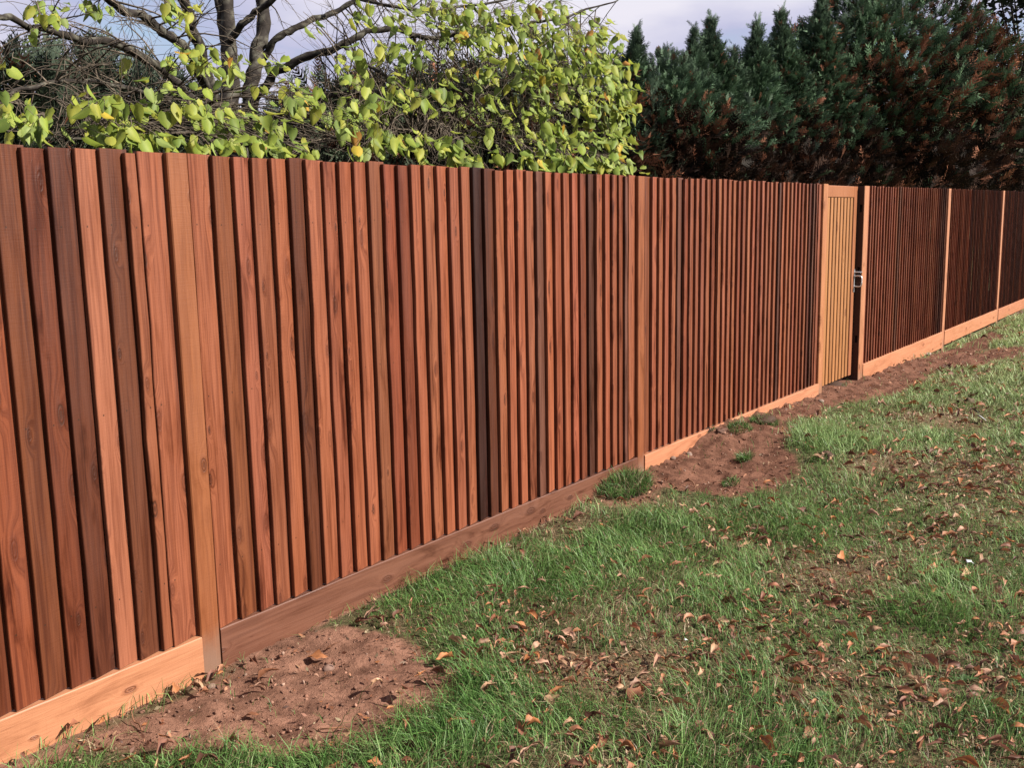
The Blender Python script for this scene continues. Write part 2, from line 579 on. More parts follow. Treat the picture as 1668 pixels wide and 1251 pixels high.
nr = (np.abs(fx - 6) < 12) & (np.abs(fy) < 5)
msk[nr, 0] = soil_at(fx[nr], fy[nr])
msk[:, 1] = dry_at(fx, fy)
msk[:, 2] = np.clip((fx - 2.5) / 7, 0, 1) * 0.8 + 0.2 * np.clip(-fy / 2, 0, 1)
at = me.attributes.new("Cover", 'FLOAT_COLOR', 'POINT')
at.data.foreach_set("color", msk.ravel())

t = NT("lawn_and_soil")
a = t.node("ShaderNodeAttribute", attribute_name="Cover")
sp = t.node("ShaderNodeSeparateColor", Color=a.outputs["Color"])
geo = t.node("ShaderNodeNewGeometry")
pos = geo.outputs["Position"]
n1 = t.noise(pos, 9.0, 5, 0.65)
n2 = t.noise(pos, 55.0, 5, 0.7)
n3 = t.noise(pos, 260.0, 3, 0.6)
soil = t.mix(t.step(n1, 0.32, 0.68), (0.082, 0.040, 0.026), (0.182, 0.094, 0.064))
soil = t.mix(t.step(n2, 0.5, 0.75, 0, 0.7), soil, (0.026, 0.012, 0.008))
soil = t.mix(t.step(n3, 0.62, 0.72, 0, 0.6), soil, (0.18, 0.11, 0.08))
sx_ = t.node('ShaderNodeSeparateXYZ', Vector=pos)
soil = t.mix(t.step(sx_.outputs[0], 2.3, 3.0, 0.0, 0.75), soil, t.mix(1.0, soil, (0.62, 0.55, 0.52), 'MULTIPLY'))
turf = t.mix(t.step(n2, 0.35, 0.65), (0.016, 0.020, 0.007), (0.066, 0.064, 0.029))
straw = t.mix(t.step(n3, 0.4, 0.65), (0.070, 0.042, 0.026), (0.165, 0.105, 0.065))
turf = t.mix(sp.outputs[2], turf, t.mix(t.step(n2, 0.35, 0.65), (0.055, 0.066, 0.026), (0.145, 0.145, 0.07)))
turf = t.mix(t.math('MULTIPLY', sp.outputs[1], t.step(n2, 0.3, 0.7, 0.3, 1.0)), turf, straw)
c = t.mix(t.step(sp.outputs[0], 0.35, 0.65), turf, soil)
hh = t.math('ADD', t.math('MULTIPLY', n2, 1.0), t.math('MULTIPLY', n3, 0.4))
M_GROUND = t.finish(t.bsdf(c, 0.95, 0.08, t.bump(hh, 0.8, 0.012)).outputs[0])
g = link("ground", me, M_GROUND)
tag(g, "lawn ground with bare brown soil dug up along the fence", None, None, "structure")

# ------------------------------------------------------------------ fence
def box_mesh(name, x0, x1, y0, y1, z0, z1, bev=0.003, jitter=0.0, nz=1, nxs=1, seed=0):
    """box with small chamfered front edges, cut along its length so that it can be slightly uneven"""
    rs = np.random.RandomState(seed)
    prof = None
    if nxs == 1:      # long axis z
        prof = [(x0 + bev, y0), (x1 - bev, y0), (x1, y0 + bev), (x1, y1), (x0, y1), (x0, y0 + bev)]
        V, Q = [], []
        zs = np.linspace(z0, z1, nz + 1)
        for z in zs:
            j = rs.normal(0, jitter, 2)
            for (x, y) in prof:
                V.append((x + j[0], y + j[1], z))
        m = len(prof)
        faces = []
        for k in range(nz):
            for i in range(m):
                faces.append((k * m + i, k * m + (i + 1) % m, (k + 1) * m + (i + 1) % m, (k + 1) * m + i))
        faces.append(tuple(range(m))[::-1])
        faces.append(tuple(nz * m + i for i in range(m)))
    else:             # long axis x
        prof = [(y0, z0 + bev), (y0, z1 - bev), (y0 + bev, z1), (y1, z1), (y1, z0), (y0 + bev, z0)]
        V, faces = [], []
        m = len(prof)
        for x in np.linspace(x0, x1, nxs + 1):
            j = rs.normal(0, jitter, 2)
            if x == x0 or x == x1:
                j *= 0
            for (y, z) in prof:
                V.append((x, y + j[0], z + j[1]))
        for k in range(nxs):
            for i in range(m):
                faces.append((k * m + i, (k + 1) * m + i, (k + 1) * m + (i + 1) % m, k * m + (i + 1) % m)[::-1])
        faces.append(tuple(range(m)))
        faces.append(tuple(nxs * m + i for i in range(m))[::-1])
    me = bpy.data.meshes.new(name)
    me.from_pydata([tuple(map(float, v)) for v in V], [], faces)
    import bmesh
    bm = bmesh.new()
    bm.from_mesh(me)
    bmesh.ops.recalc_face_normals(bm, faces=bm.faces)
    bm.to_mesh(me)
    bm.free()
    return me


BH = 1.582            # length of a fence board


def board_variant(seed, w=0.1, ragged=0.0009, n=9):
    """feather-edge board: thick proud left edge, face falling back to the thin right edge"""
    rs = np.random.RandomState(seed)
    V, faces = [], []
    for k in range(n + 1):
        z = BH * k / n
        e = rs.normal(0, ragged) if 0 < k < n else 0
        f = rs.normal(0, 0.0006)
        prof = [(e, 0.0018 + f), (e + 0.0018, f), (0.081, 0.0178 + f * .5), (w, 0.0190), (w, 0.0232), (e, 0.0176 + f)]
        V += [(x, y, z) for x, y in prof]
    m = 6
    for k in range(n):
        for i in range(m):
            faces.append((k * m + i, k * m + (i + 1) % m, (k + 1) * m + (i + 1) % m, (k + 1) * m + i))
    faces.append((5, 4, 3, 2, 1, 0))
    faces.append(tuple(n * m + i for i in range(m)))
    me = bpy.data.meshes.new("board")
    me.from_pydata(V, [], faces)
    import bmesh
    bm = bmesh.new()
    bm.from_mesh(me)
    bmesh.ops.recalc_face_normals(bm, faces=bm.faces)
    bm.to_mesh(me)
    bm.free()
    me.materials.append(WOOD_BOARD)
    return me


BOARDS = [board_variant(100 + i, ragged=(0.0006, 0.0009, 0.0018)[i % 3]) for i in range(12)]

# base colours of the boards (linear)
TINT = {
    'l': (0.470, 0.185, 0.098), 'p': (0.530, 0.225, 0.130), 'o': (0.330, 0.112, 0.048), 'b': (0.255, 0.082, 0.034),
    'r': (0.235, 0.078, 0.038), 'd': (0.165, 0.055, 0.026), 'k': (0.060, 0.022, 0.015), 's': (0.200, 0.068, 0.029),
    'm': (0.340, 0.118, 0.056), 'g': (0.260, 0.130, 0.088), 'x': (0.155, 0.058, 0.034),
}
# left edge of each board in the photo (x at the row y), with its colour
ROW590 = [(19.8, 'b'), (67, 'r'), (109.7, 'd'), (152.3, 'p'), (191.2, 'r'), (231.2, 'l'), (249.2, 'l')]
BAY1 = [(329, 'l'), (367.9, 'm'), (401.2, 'l'), (430, 'l'), (459.4, 'l'), (488.1, 's'), (513.3, 'l'), (541.5, 'l'), (567.3, 'l'), (590.6, 'l'),
        (614.1, 'l'), (637.2, 'm'), (659.4, 'r'), (681, 'l'), (700.5, 'l'), (721, 'l'), (740.5, 'l'), (759.5, 'l'), (777.5, 'k'), (795.4, 'd'),
        (813.4, 'l'), (830.6, 'l'), (846.2, 'l'), (861.8, 'l'), (877.3, 'g'), (892.3, 'l'), (906.7, 'l'), (920.5, 'l'), (934.3, 'l'), (947.7, 'm'),
        (960.7, 'x'), (973.5, 'l'), (986.7, 'l'), (998.0, 'l'), (1009.4, 'm'), (1018.0, 'g'), (1024.5, 'l')]
BAY2 = [(1049.8, 'm'), (1062.7, 'l'), (1073.6, 'l'), (1083.2, 'l'), (1093.7, 'l'), (1103.4, 'g'), (1113.2, 'm'), (1122.5, 'l'), (1132, 'l'), (1140.3, 'l'),
        (1149.5, 'l'), (1158.3, 'm'), (1167.1, 'l'), (1175.5, 'l'), (1183.5, 'l'), (1191.5, 'l'), (1199, 'm'), (1206.6, 'm'), (1214.6, 'p'),
        (1222.3, 'l'), (1229.4, 'm'), (1236.8, 'p'), (1244.2, 'l'), (1250.6, 'p'), (1257.2, 'l'), (1264, 'x'), (1270.1, 'p'), (1276.9, 'l'), (1283.1, 'p'),
        (1289.2, 'l'), (1295, 'l'), (1301, 'm'), (1307.3, 'l'), (1312.9, 'd'), (1319.0, 'g'), (1323.2, 'm'), (1327, 'l')]


def X_at(px, row):
    return float(on_y(px, row)[0])


P1 = (X_at(295.7, 590), X_at(328.6, 590))
P2 = (X_at(1039.4, 570), X_at(1049.6, 570))
P3 = (X_at(1334.2, 570), X_at(1341.0, 570))
P4 = (X_at(1404.3, 430), X_at(1411.2, 430))
P5 = (X_at(1540.2, 430), X_at(1540.2, 430) + 0.10)
P6 = (X_at(1627.8, 430), X_at(1627.8, 430) + 0.10)

TOP_X = np.array([-8, 0, 0.36, 1.25, 2.98, 4.3, 5.94, 7.03, 10.0, 13.0, 20])
TOP_Z = np.array([1.652, 1.649, 1.647, 1.648, 1.643, 1.646, 1.649, 1.648, 1.662, 1.672, 1.68])


def put_board(fence, x, x_next, code, last=False, rs=RS):
    me = BOARDS[rs.randint(len(BOARDS))]
    o = bpy.data.objects.new("board", me)
    COL.objects.link(o)
    o.parent = fence
    zt = float(np.interp(x, TOP_X, TOP_Z)) + rs.normal(0, 0.0028)
    zb = 0.070 + rs.normal(0, 0.001)
    o.location = (x, rs.normal(0, 0.0011), zb)
    sx = (x_next - x) / 0.1 if last else 1.0
    o.scale = (sx, 1, (zt - zb) / BH)
    o.rotation_euler = (0, rs.normal(0, 0.0007), 0)
    c = np.array(TINT[code])
    c = c * (1 + rs.normal(0, 0.07)) * (1 + rs.normal(0, 0.035, 3))
    o.color = (*np.clip(c, 0.005, 0.9), 1)
    return o


def bay_boards(fence, xs, codes, x_end):
    for i, x in enumerate(xs):
        nxt = xs[i + 1] if i + 1 < len(xs) else x_end
        put_board(fence, x, nxt, codes[i], last=(i + 1 == len(xs)))


def put_post(fence, x0, x1, z0, color, seed, back=0.10, name="post"):
    zt = float(np.interp(x0, TOP_X, TOP_Z)) + 0.001
    me = box_mesh("post", 0, x1 - x0 - 0.0015, -0.001, back, 0, zt - z0, 0.0035, 0.0004, 8, 1, seed)
    o = link(name, me, WOOD_POST, fence, None, color)
    o.location = (x0, 0, z0)
    return o


def put_gravel(fence, x0, x1, z0, z1, color, mat, seed, y0=-0.007):
    n = max(4, int((x1 - x0) / 0.18))
    me = box_mesh("gravel_board", 0, x1 - x0, y0, y0 + 0.036, 0, z1 - z0, 0.003, 0.0008, 1, n, seed)
    o = link("gravel_board", me, mat, fence, None, color)
    o.location = (x0, 0, z0)
    return o


fence_a = empty("wooden_fence", (0, 0, -0.08))
tag(fence_a, "long reddish brown closeboard fence left of the pale gate, nearest the viewer", "fence", "closeboard fence runs")
fence_b = empty("wooden_fence", (P4[0], 0, -0.08))
tag(fence_b, "short closeboard fence run beyond the pale gate, dark boards and bright orange posts", "fence", "closeboard fence runs")
fence_a.location = (0, 0, 0)
fence_b.location = (0, 0, 0)

# bay left of the first post
xs0 = [X_at(p, 590) for p, _ in ROW590]
cs0 = [c for _, c in ROW590]
x = xs0[0]
pre_c = list("obmrolmbrlmobl" * 3)
PZ = (P1[0] - 3.05, P1[0] - 2.95)
pre = []
while x - 0.086 > PZ[1]:
    x -= 0.086
    pre.insert(0, x)
pre.insert(0, PZ[1])
bay_boards(fence_a, pre + xs0, [pre_c[i % len(pre_c)] for i in range(len(pre))][::-1] + cs0, P1[0])
bay_boards(fence_a, [X_at(p, 590 if p < 1000 else 570) for p, _ in BAY1], [c for _, c in BAY1], P2[0])
bay_boards(fence_a, [X_at(p, 570) for p, _ in BAY2], [c for _, c in BAY2], P3[0])
FAR_CODES = ["llllplllmlllglllplmmlllllmlpllmmgxgl", "mllpllmlpmmlldxmxmdmxdmlxmdmxdmdxdml", "mlxmdxmdmxdxmdxddxmmxdmxdmdxmdxdmxdl", "mlxmdxmdmxdxmdxddxmmxdmxdmdxmdxdmxdl"]
ends = [(P4[1], P5[0]), (P5[1], P6[0]), (P6[1], P6[0] + 3.05), (P6[0] + 3.15, P6[0] + 6.1)]
for (a0, b0), cc in zip(ends, FAR_CODES):
    n = int(round((b0 - a0) / 0.0832))
    xs = np.linspace(a0, b0 - 0.098, n)
    bay_boards(fence_b, list(xs), [cc[i % len(cc)] for i in range(n)], b0)

put_post(fence_a, *PZ, -0.3, (0.45, 0.18, 0.09), 1)
p1 = put_post(fence_a, P1[0], P1[1], -0.3, (0.46, 0.195, 0.082), 2)
p1["label"] = "yellowish brown post with a muddy grey foot"
put_post(fence_a, *P2, -0.3, (0.46, 0.185, 0.078), 3)
put_post(fence_a, *P3, -0.3, (0.760, 0.401, 0.198), 4)
put_post(fence_b, *P5, -0.4, (0.836, 0.465, 0.277), 5)
put_post(fence_b, *P6, -0.4, (0.836, 0.465, 0.277), 6)
put_post(fence_b, P6[0] + 3.05, P6[0] + 3.15, -0.4, (0.62, 0.27, 0.13), 7)

# gate post with mortise slots cut into the side that faces the gate
def slotted_post(fence, x0, x1, z0, color):
    zt = float(np.interp(x0, TOP_X, TOP_Z)) + 0.001 - z0
    w, dpt = x1 - x0, 0.14
    slots = []
    for (px, py) in ((1401.5, 339), (1392.5, 553), (1397, 441)):
        zc = float(on_y(px, py, 0.03)[2]) - z0
        slots.append(zc)
    V, F = [], []

    def add(vs):
        b = len(V)
        V.extend(vs)
        return b
    def quad(a, b, c, d):
        k = add([a, b, c, d])
        F.append((k, k + 1, k + 2, k + 3))
    bv = 0.003
    quad((bv, -.001, 0), (w, -.001, 0), (w, -.001, zt), (bv, -.001, zt))
    quad((0, bv, 0), (bv, -.001, 0), (bv, -.001, zt), (0, bv, zt))
    quad((w, -.001, 0), (w, dpt, 0), (w, dpt, zt), (w, -.001, zt))
    quad((w, dpt, 0), (0, dpt, 0), (0, dpt, zt), (w, dpt, zt))
    quad((0, -.001, zt), (w, -.001, zt), (w, dpt, zt), (0, dpt, zt))
    ys = [bv, 0.017, 0.039, dpt]
    zs = [0]
    for s in sorted(slots):
        zs += [s - 0.032, s + 0.032]
    zs.append(zt)
    for i in range(3):
        for j in range(len(zs) - 1):
            y0, y1, a0, a1 = ys[i], ys[i + 1], zs[j], zs[j + 1]
            if i == 1 and j % 2 == 1:
                dd = 0.035
                quad((dd, y0, a0), (dd, y0, a1), (dd, y1, a1), (dd, y1, a0))
                quad((0, y0, a0), (0, y1, a0), (dd, y1, a0), (dd, y0, a0))
                quad((0, y0, a1), (dd, y0, a1), (dd, y1, a1), (0, y1, a1))
                quad((0, y0, a0), (dd, y0, a0), (dd, y0, a1), (0, y0, a1))
                quad((0, y1, a0), (0, y1, a1), (dd, y1, a1), (dd, y1, a0))
            else:
                quad((0, y1, a0), (0, y0, a0), (0, y0, a1), (0, y1, a1))
    me = bpy.data.meshes.new("post")
    me.from_pydata([tuple(map(float, v)) for v in V], [], F)
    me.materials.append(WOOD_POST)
    me.materials.append(M_SHADE_SIDE)
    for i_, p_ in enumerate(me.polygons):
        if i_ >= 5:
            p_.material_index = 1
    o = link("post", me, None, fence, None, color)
    o.location = (x0, 0, z0)
    return o


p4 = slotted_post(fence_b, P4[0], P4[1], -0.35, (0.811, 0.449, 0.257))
p4["label"] = "gate post with a painted-shade inner side and mortise slots"

GZ = 0.0665
put_gravel(fence_a, PZ[1] + .001, P1[0] - 0.002, -0.19, GZ, (0.836, 0.465, 0.267), WOOD_RAIL, 11)
gb = put_gravel(fence_a, P1[1] + 0.001, P2[0] - 0.004, -0.19, GZ, (0.29, 0.150, 0.100), WOOD_OLD, 12, -0.002)
gb["label"] = "weathered dull brown gravel board with dark knots"
put_gravel(fence_a, P2[1] + 0.001, P3[0] - 0.002, -0.19, GZ - 0.003, (0.887, 0.481, 0.287), WOOD_RAIL, 13)
put_gravel(fence_b, P4[1] + 0.001, P5[0] - 0.002, -0.11, 0.074, (0.887, 0.481, 0.277), WOOD_RAIL, 14)
put_gravel(fence_b, P5[1] + 0.001, P6[0] - 0.002, -0.088, 0.074, (0.887, 0.481, 0.277), WOOD_RAIL, 15)
put_gravel(fence_b, P6[1] + 0.001, P6[0] + 3.048, -0.085, 0.070, (0.811, 0.417, 0.238), WOOD_RAIL, 16)
put_gravel(fence_b, P6[0] + 3.151, P6[0] + 6.1, -0.085, 0.068, (0.811, 0.417, 0.238), WOOD_RAIL, 17)
# short peg that carries the raised gravel board
sx = X_at(1582, 545)
me = box_mesh("peg", 0, 0.045, 0.0, 0.045, 0, 0.24, 0.003, 0, 2, 1, 9)
o = link("support_peg", me, WOOD_POST, fence_b, None, (0.55, 0.25, 0.12))
o.location = (sx - 0.02, 0.004, -0.33)

# ------------------------------------------------------------------ gate
GY0 = 0.058
GT = float(on_y(1375, 302, GY0)[2]) - 0.002
GL, GR = P3[1] + 0.006, P4[0] - 0.006
GB = float(on_y(1384, 611, GY0)[2])
gate = empty("garden_gate", ((GL + GR) / 2, GY0, GB))
tag(gate, "pale golden boarded garden gate set back between two orange posts, silver latch", "gate")
GC = (0.70, 0.375, 0.170)


def gate_part(name, me, loc, color, mat=None, parent=gate):
    o = link(name, me, mat or WOOD_GATE, parent, None, color)
    o.location = (loc[0] - gate.location[0], loc[1] - gate.location[1], loc[2] - gate.location[2])
    return o


st_w, rail_h = 0.095, 0.095
gate_part("stile", box_mesh("stile", 0, st_w, 0, 0.045, 0, GT - GB, 0.004, 0, 6, 1, 21), (GL, GY0, GB), GC)
gate_part("stile", box_mesh("stile", 0, st_w * 0.9, 0, 0.045, 0, GT - GB, 0.004, 0, 6, 1, 22), (GR - st_w * 0.9, GY0, GB), (0.62, 0.30, 0.15))
gate_part("rail", box_mesh("rail", 0, GR - GL - st_w * 1.9 - 0.003, 0.001, 0.045, 0, rail_h, 0.004, 0, 1, 5, 23), (GL + st_w + 0.0015, GY0, GT - rail_h), (0.60, 0.29, 0.13))
SL0, SL1 = GL + st_w - 0.01, GR - st_w * 0.9
n_sl = 9
pitch = (SL1 - SL0) / n_sl
for i in range(n_sl):
    me = box_mesh("slat", 0, pitch * 0.66, 0.005, 0.024, 0, GT - rail_h - GB - 0.003, 0.004, 0.0002, 4, 1, 30 + i) if i < 3 else me
    c = np.array(GC) * (1 + RS.normal(0, .06)) * np.array([1, 1.05, 0.95])
    gate_part("slat", me, (SL0 + i * pitch + pitch * 0.1, GY0 - 0.004 + 0.004, GB + 0.001), c)
me = box_mesh("backing", 0, SL1 - SL0, 0.028, 0.040, 0, GT - rail_h - GB - 0.004, 0.001, 0, 1, 1, 50)
gate_part("backing_board", me, (SL0 + 0.0006, GY0, GB + 0.001), (0.20, 0.085, 0.035))

# latch: plate, keep bar and ring handle that stands out from the gate
lz = float(on_y(1391, 457, GY0)[2])
lx = GR - 0.030
plate = gate_part("latch_plate", box_mesh("latch_plate", 0, 0.028, -0.005, -0.0005, 0, 0.20, 0.001, 0, 1, 1, 60), (lx, GY0, lz - 0.10), (1, 1, 1), M_METAL)
v, q = tubes([(smooth_path([(0, -0.004, 0.045), (0, -0.045, 0.047), (0, -0.066, 0.032), (0, -0.066, -0.028), (0, -0.048, -0.046), (0, -0.004, -0.044)], 22), np.full(22, 0.0065))], 8)
h = link("ring_handle", mesh_np("ring_handle", v, q, 4, np.ones((len(v), 3)), True), M_METAL, gate)
h.location = (lx + 0.012 - gate.location[0], 0, lz - gate.location[2] - 0.005)
v, q = tubes([(np.array([(0, -0.002, 0), (0, -0.062, 0.0), (0.004, -0.066, 0.0)]), np.full(3, 0.0065))], 8)
h = link("latch_bar", mesh_np("latch_bar", v, q, 4, np.ones((len(v), 3)), True), M_METAL, gate)
h.location = (lx + 0.012 - gate.location[0], 0, lz + 0.075 - gate.location[2])

# ------------------------------------------------------------------ lawn: grass blades
def sample_polar(n, a0, a1, d0, d1, p, rs):
    """points in a fan round the viewer, density falling as 1 / distance**p"""
    th = rs.uniform(a0, a1, n)
    e = 2 - p
    u_ = rs.uniform(0, 1, n)
    d = (d0 ** e + u_ * (d1 ** e - d0 ** e)) ** (1 / e)
    return CAM[0] + d * np.cos(th), CAM[1] + d * np.sin(th), d


def blade_mesh(x, y, L, wd, lean, az, col_base, col_tip, rs, name):
    n = len(x)
    z = ground_z(x, y) - 0.004
    base = np.stack([x, y, z], -1)
    dr = np.stack([np.cos(az), np.sin(az), np.zeros(n)], -1)
    fa = rs.uniform(0, 2 * math.pi, n)
    sd = np.stack([np.cos(fa), np.sin(fa), np.zeros(n)], -1)
    up = np.array([0, 0, 1.0])
    def at(t, k):
        return base + (dr * (lean * (k * t * t))[:, None] + up * (np.sqrt(np.maximum(1 - (lean * t) ** 2 * 0.8, 0.05)) * t)[:, None]) * L[:, None]
    m = at(0.5, 1.0)
    tip = at(1.0, 1.0)
    w = sd * wd[:, None] * 0.5
    V = np.stack([base - w, base + w, m - w * 0.85, m + w * 0.85, tip], 1).reshape(-1, 3)
    k = np.arange(n)[:, None] * 5
    T = np.concatenate([k + np.array([[0, 1, 3]]), k + np.array([[0, 3, 2]]), k + np.array([[2, 3, 4]])], 1).reshape(-1, 3)
    cm = (col_base + col_tip) * 0.5
    C = np.stack([col_base, col_base, cm, cm, col_tip], 1).reshape(-1, 3)
    return mesh_np(name, V, T, 3, C)


rs = np.random.RandomState(11)
x, y, d = sample_polar(1150000, -0.16, 1.32, 2.0, 21.0, 1.15, rs)
keep = (y < -0.012) & (x > -1.2)
x, y, d = x[keep], y[keep], d[keep]
s = soil_at(x, y)
lush, dry = lush_at(x, y), dry_at(x, y)
tuft = fbm(x * 14, y * 14, 71, 2)
prob = np.clip(1 - (s + (tuft - .5) * .5) * 1.5, 0, 1) * (0.62 + 0.38 * lush + 0.35 * np.clip((tuft - 0.45) * 4, 0, 1)) * (1 - 0.68 * dry)
prob = np.maximum(prob, 0.02 * (s > 0.3) * (tuft > 0.55))
keep = rs.uniform(0, 1, len(x)) < prob
x, y, d, lush, dry, tuft = (v[keep] for v in (x, y, d, lush, dry, tuft))
print("grass blades", len(x))
n = len(x)
far = np.clip((d - 4) / 10, 0, 1)
L = (0.032 + 0.070 * lush ** 1.2 + 0.026 * tuft) * rs.uniform(0.55, 1.35, n)
wd = (0.0024 + 0.0045 * far) * rs.uniform(0.7, 1.3, n) * (1 + 0.25 * lush)
flow = fbm(x * 1.6, y * 1.6, 81, 2) * 4 * math.pi
az = np.where(rs.uniform(0, 1, n) < 0.55, flow + rs.normal(0, 0.7, n), rs.uniform(0, 2 * math.pi, n))
lean = rs.uniform(0.3, 1.08, n)
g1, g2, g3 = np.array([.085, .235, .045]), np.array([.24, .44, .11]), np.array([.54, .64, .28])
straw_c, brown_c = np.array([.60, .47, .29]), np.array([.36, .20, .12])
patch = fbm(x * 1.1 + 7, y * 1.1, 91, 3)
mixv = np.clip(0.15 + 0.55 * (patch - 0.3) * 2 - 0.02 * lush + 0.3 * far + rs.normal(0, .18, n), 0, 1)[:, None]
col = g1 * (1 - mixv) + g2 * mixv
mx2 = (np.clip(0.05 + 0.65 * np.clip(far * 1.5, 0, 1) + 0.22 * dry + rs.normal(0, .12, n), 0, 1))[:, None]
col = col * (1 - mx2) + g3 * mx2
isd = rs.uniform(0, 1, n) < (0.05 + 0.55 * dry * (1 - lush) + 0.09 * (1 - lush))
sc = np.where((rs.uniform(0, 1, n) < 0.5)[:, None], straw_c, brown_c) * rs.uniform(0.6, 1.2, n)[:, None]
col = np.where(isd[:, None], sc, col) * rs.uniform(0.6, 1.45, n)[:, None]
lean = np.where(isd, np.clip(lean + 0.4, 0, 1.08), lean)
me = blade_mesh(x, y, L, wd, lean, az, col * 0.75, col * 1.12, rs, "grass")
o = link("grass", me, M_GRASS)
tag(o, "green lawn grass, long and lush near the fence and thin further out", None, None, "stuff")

# a few taller clumps that stand on their own
def clump(px, py, r, n, L0, label, seed, gy=None, rise=0.03):
    rs = np.random.RandomState(seed)
    c = ground_hit(px, py)
    a = rs.uniform(0, 2 * math.pi, n)
    rr = r * np.sqrt(rs.uniform(0, 1, n))
    x, y = c[0] + rr * np.cos(a), c[1] + rr * np.sin(a) * 0.75
    ok = y < -0.01
    x, y, a, rr = x[ok], y[ok], a[ok], rr[ok]
    m = len(x)
    L = L0 * rs.uniform(0.5, 1.3, m)
    col = np.array([.13, .27, .065]) * rs.uniform(0.5, 1.5, m)[:, None]
    st = rs.uniform(0, 1, m) < 0.2
    col[st] = np.array([.58, .46, .28]) * rs.uniform(0.6, 1.1, st.sum())[:, None]
    me = blade_mesh(x, y, L, np.full(m, 0.0032), rs.uniform(0.3, 1.1, m), a + rs.normal(0, 1.1, m), col * .7, col * 1.1, rs, "grass_tuft")
    co = np.empty(len(me.vertices) * 3, np.float32)
    me.vertices.foreach_get("co", co)
    co = co.reshape(-1, 3)
    hd = np.hypot(co[:, 0] - c[0], (co[:, 1] - c[1]) / 0.75)
    co[:, 2] += rise * np.exp(-(hd / (r * 0.8)) ** 2)
    co -= np.array([c[0], c[1], c[2]])
    me.vertices.foreach_set("co", co.ravel())
    o = link("grass_clump", me, M_GRASS)
    o.location = c
    tag(o, label, "grass clump", "grass clumps in the bare soil")
    # clod of earth under the clump
    v, f = rock_mesh(rs, r * 0.85, (1, 0.75, 0.32), 2)
    s_ = link("turf_clod", mesh_np("turf_clod", v, f, 3, np.tile([0.10, 0.05, 0.03], (len(v), 1)), True), M_STONE, o)
    s_.location = (0, 0, -0.005)
    return o


def ico(sub):
    import bmesh
    bm = bmesh.new()
    bmesh.ops.create_icosphere(bm, subdivisions=sub, radius=1.0)
    v = np.array([w.co[:] for w in bm.verts])
    f = np.array([[w.index for w in fc.verts] for fc in bm.faces])
    bm.free()
    return v, f


ICO = {1: ico(1), 2: ico(2), 3: ico(3)}


def rock_mesh(rs, r, sc=(1, 1, 0.7), sub=2, amp=0.28):
    v, f = ICO[sub]
    o = rs.uniform(0, 50, 3)
    n = fbm(v[:, 0] * 1.6 + o[0] + v[:, 2], v[:, 1] * 1.6 + o[1] - v[:, 2] * .7, 5, 3)
    v = v * (1 + (n - 0.5)[:, None] * 2 * amp) * r * np.array(sc)
    return v, f


clump(1012, 803, 0.20, 1300, 0.085, "thick dug-up grass clump against the dull brown gravel board", 1, rise=0.05)
clump(1068, 700 + 38, 0.05, 160, 0.05, "tiny grass tuft at the foot of the second post", 2)
clump(1245, 683, 0.12, 500, 0.05, "low grass tuft on the soil mound by the gravel board", 3)
clump(1212, 752, 0.055, 260, 0.06, "small green tuft alone in the middle of the dug soil", 4)
clump(1360, 628, 0.14, 350, 0.05, "pale green tuft under the closed gate", 5)
clump(1190, 790, 0.06, 200, 0.035, "flat tuft at the near edge of the far soil patch", 6)

clump(1205, 712, 0.10, 380, 0.045, "dark scruffy tuft on top of the soil mound, left of the low tuft", 7)
clump(1150, 700, 0.07, 200, 0.04, "thin tuft pressed against the orange gravel board", 8)
clump(1255, 650, 0.10, 250, 0.045, "low tuft further along the gravel board towards the gate", 9)

# fine crumbs of soil scattered over the bare patches
def scatter_rocks(n, a0, a1, d0, d1, cond, size, col, seed, sub=1, name="soil_crumbs"):
    rs = np.random.RandomState(seed)
    x, y, d = sample_polar(n * 12, a0, a1, d0, d1, 1.2, rs)
    ok = (y < -0.015) & (x > -1.2)
    x, y = x[ok], y[ok]
    k = rs.uniform(0, 1, len(x)) < cond(x, y)
    x, y = x[k][:n], y[k][:n]
    V0, F0 = ICO[sub]
    m = len(x)
    z = ground_z(x, y)
    sz = size[0] * (size[1] / size[0]) ** (rs.uniform(0, 1, m) ** 2.5)
    V = V0[None] * (1 + rs.normal(0, .32, (m, len(V0), 1))) * sz[:, None, None] * rs.uniform(.45, 1.2, (m, 1, 3))
    V = V + np.stack([x, y, z + sz * 0.3], -1)[:, None]
    F = F0[None] + np.arange(m)[:, None, None] * len(V0)
    C = np.repeat(np.array(col)[rs.randint(0, len(col), m)] * rs.uniform(.6, 1.3, m)[:, None], len(V0), 0)
    return mesh_np(name, V.reshape(-1, 3), F.reshape(-1, 3), 3, C)


me = scatter_rocks(6000, -0.1, 1.3, 2.2, 18, lambda x, y: np.clip(soil_at(x, y) * 1.2 - .2, 0, 1), (0.0016, 0.009),
                   [(0.40, 0.20, 0.135), (0.30, 0.145, 0.095), (0.45, 0.24, 0.165), (0.36, 0.18, 0.12), (0.42, 0.22, 0.15), (0.55, 0.36, 0.27)], 5)
o = link("soil_crumbs", me, M_STONE)
tag(o, "loose crumbs and little clods of brown soil along the fence", None, None, "stuff")

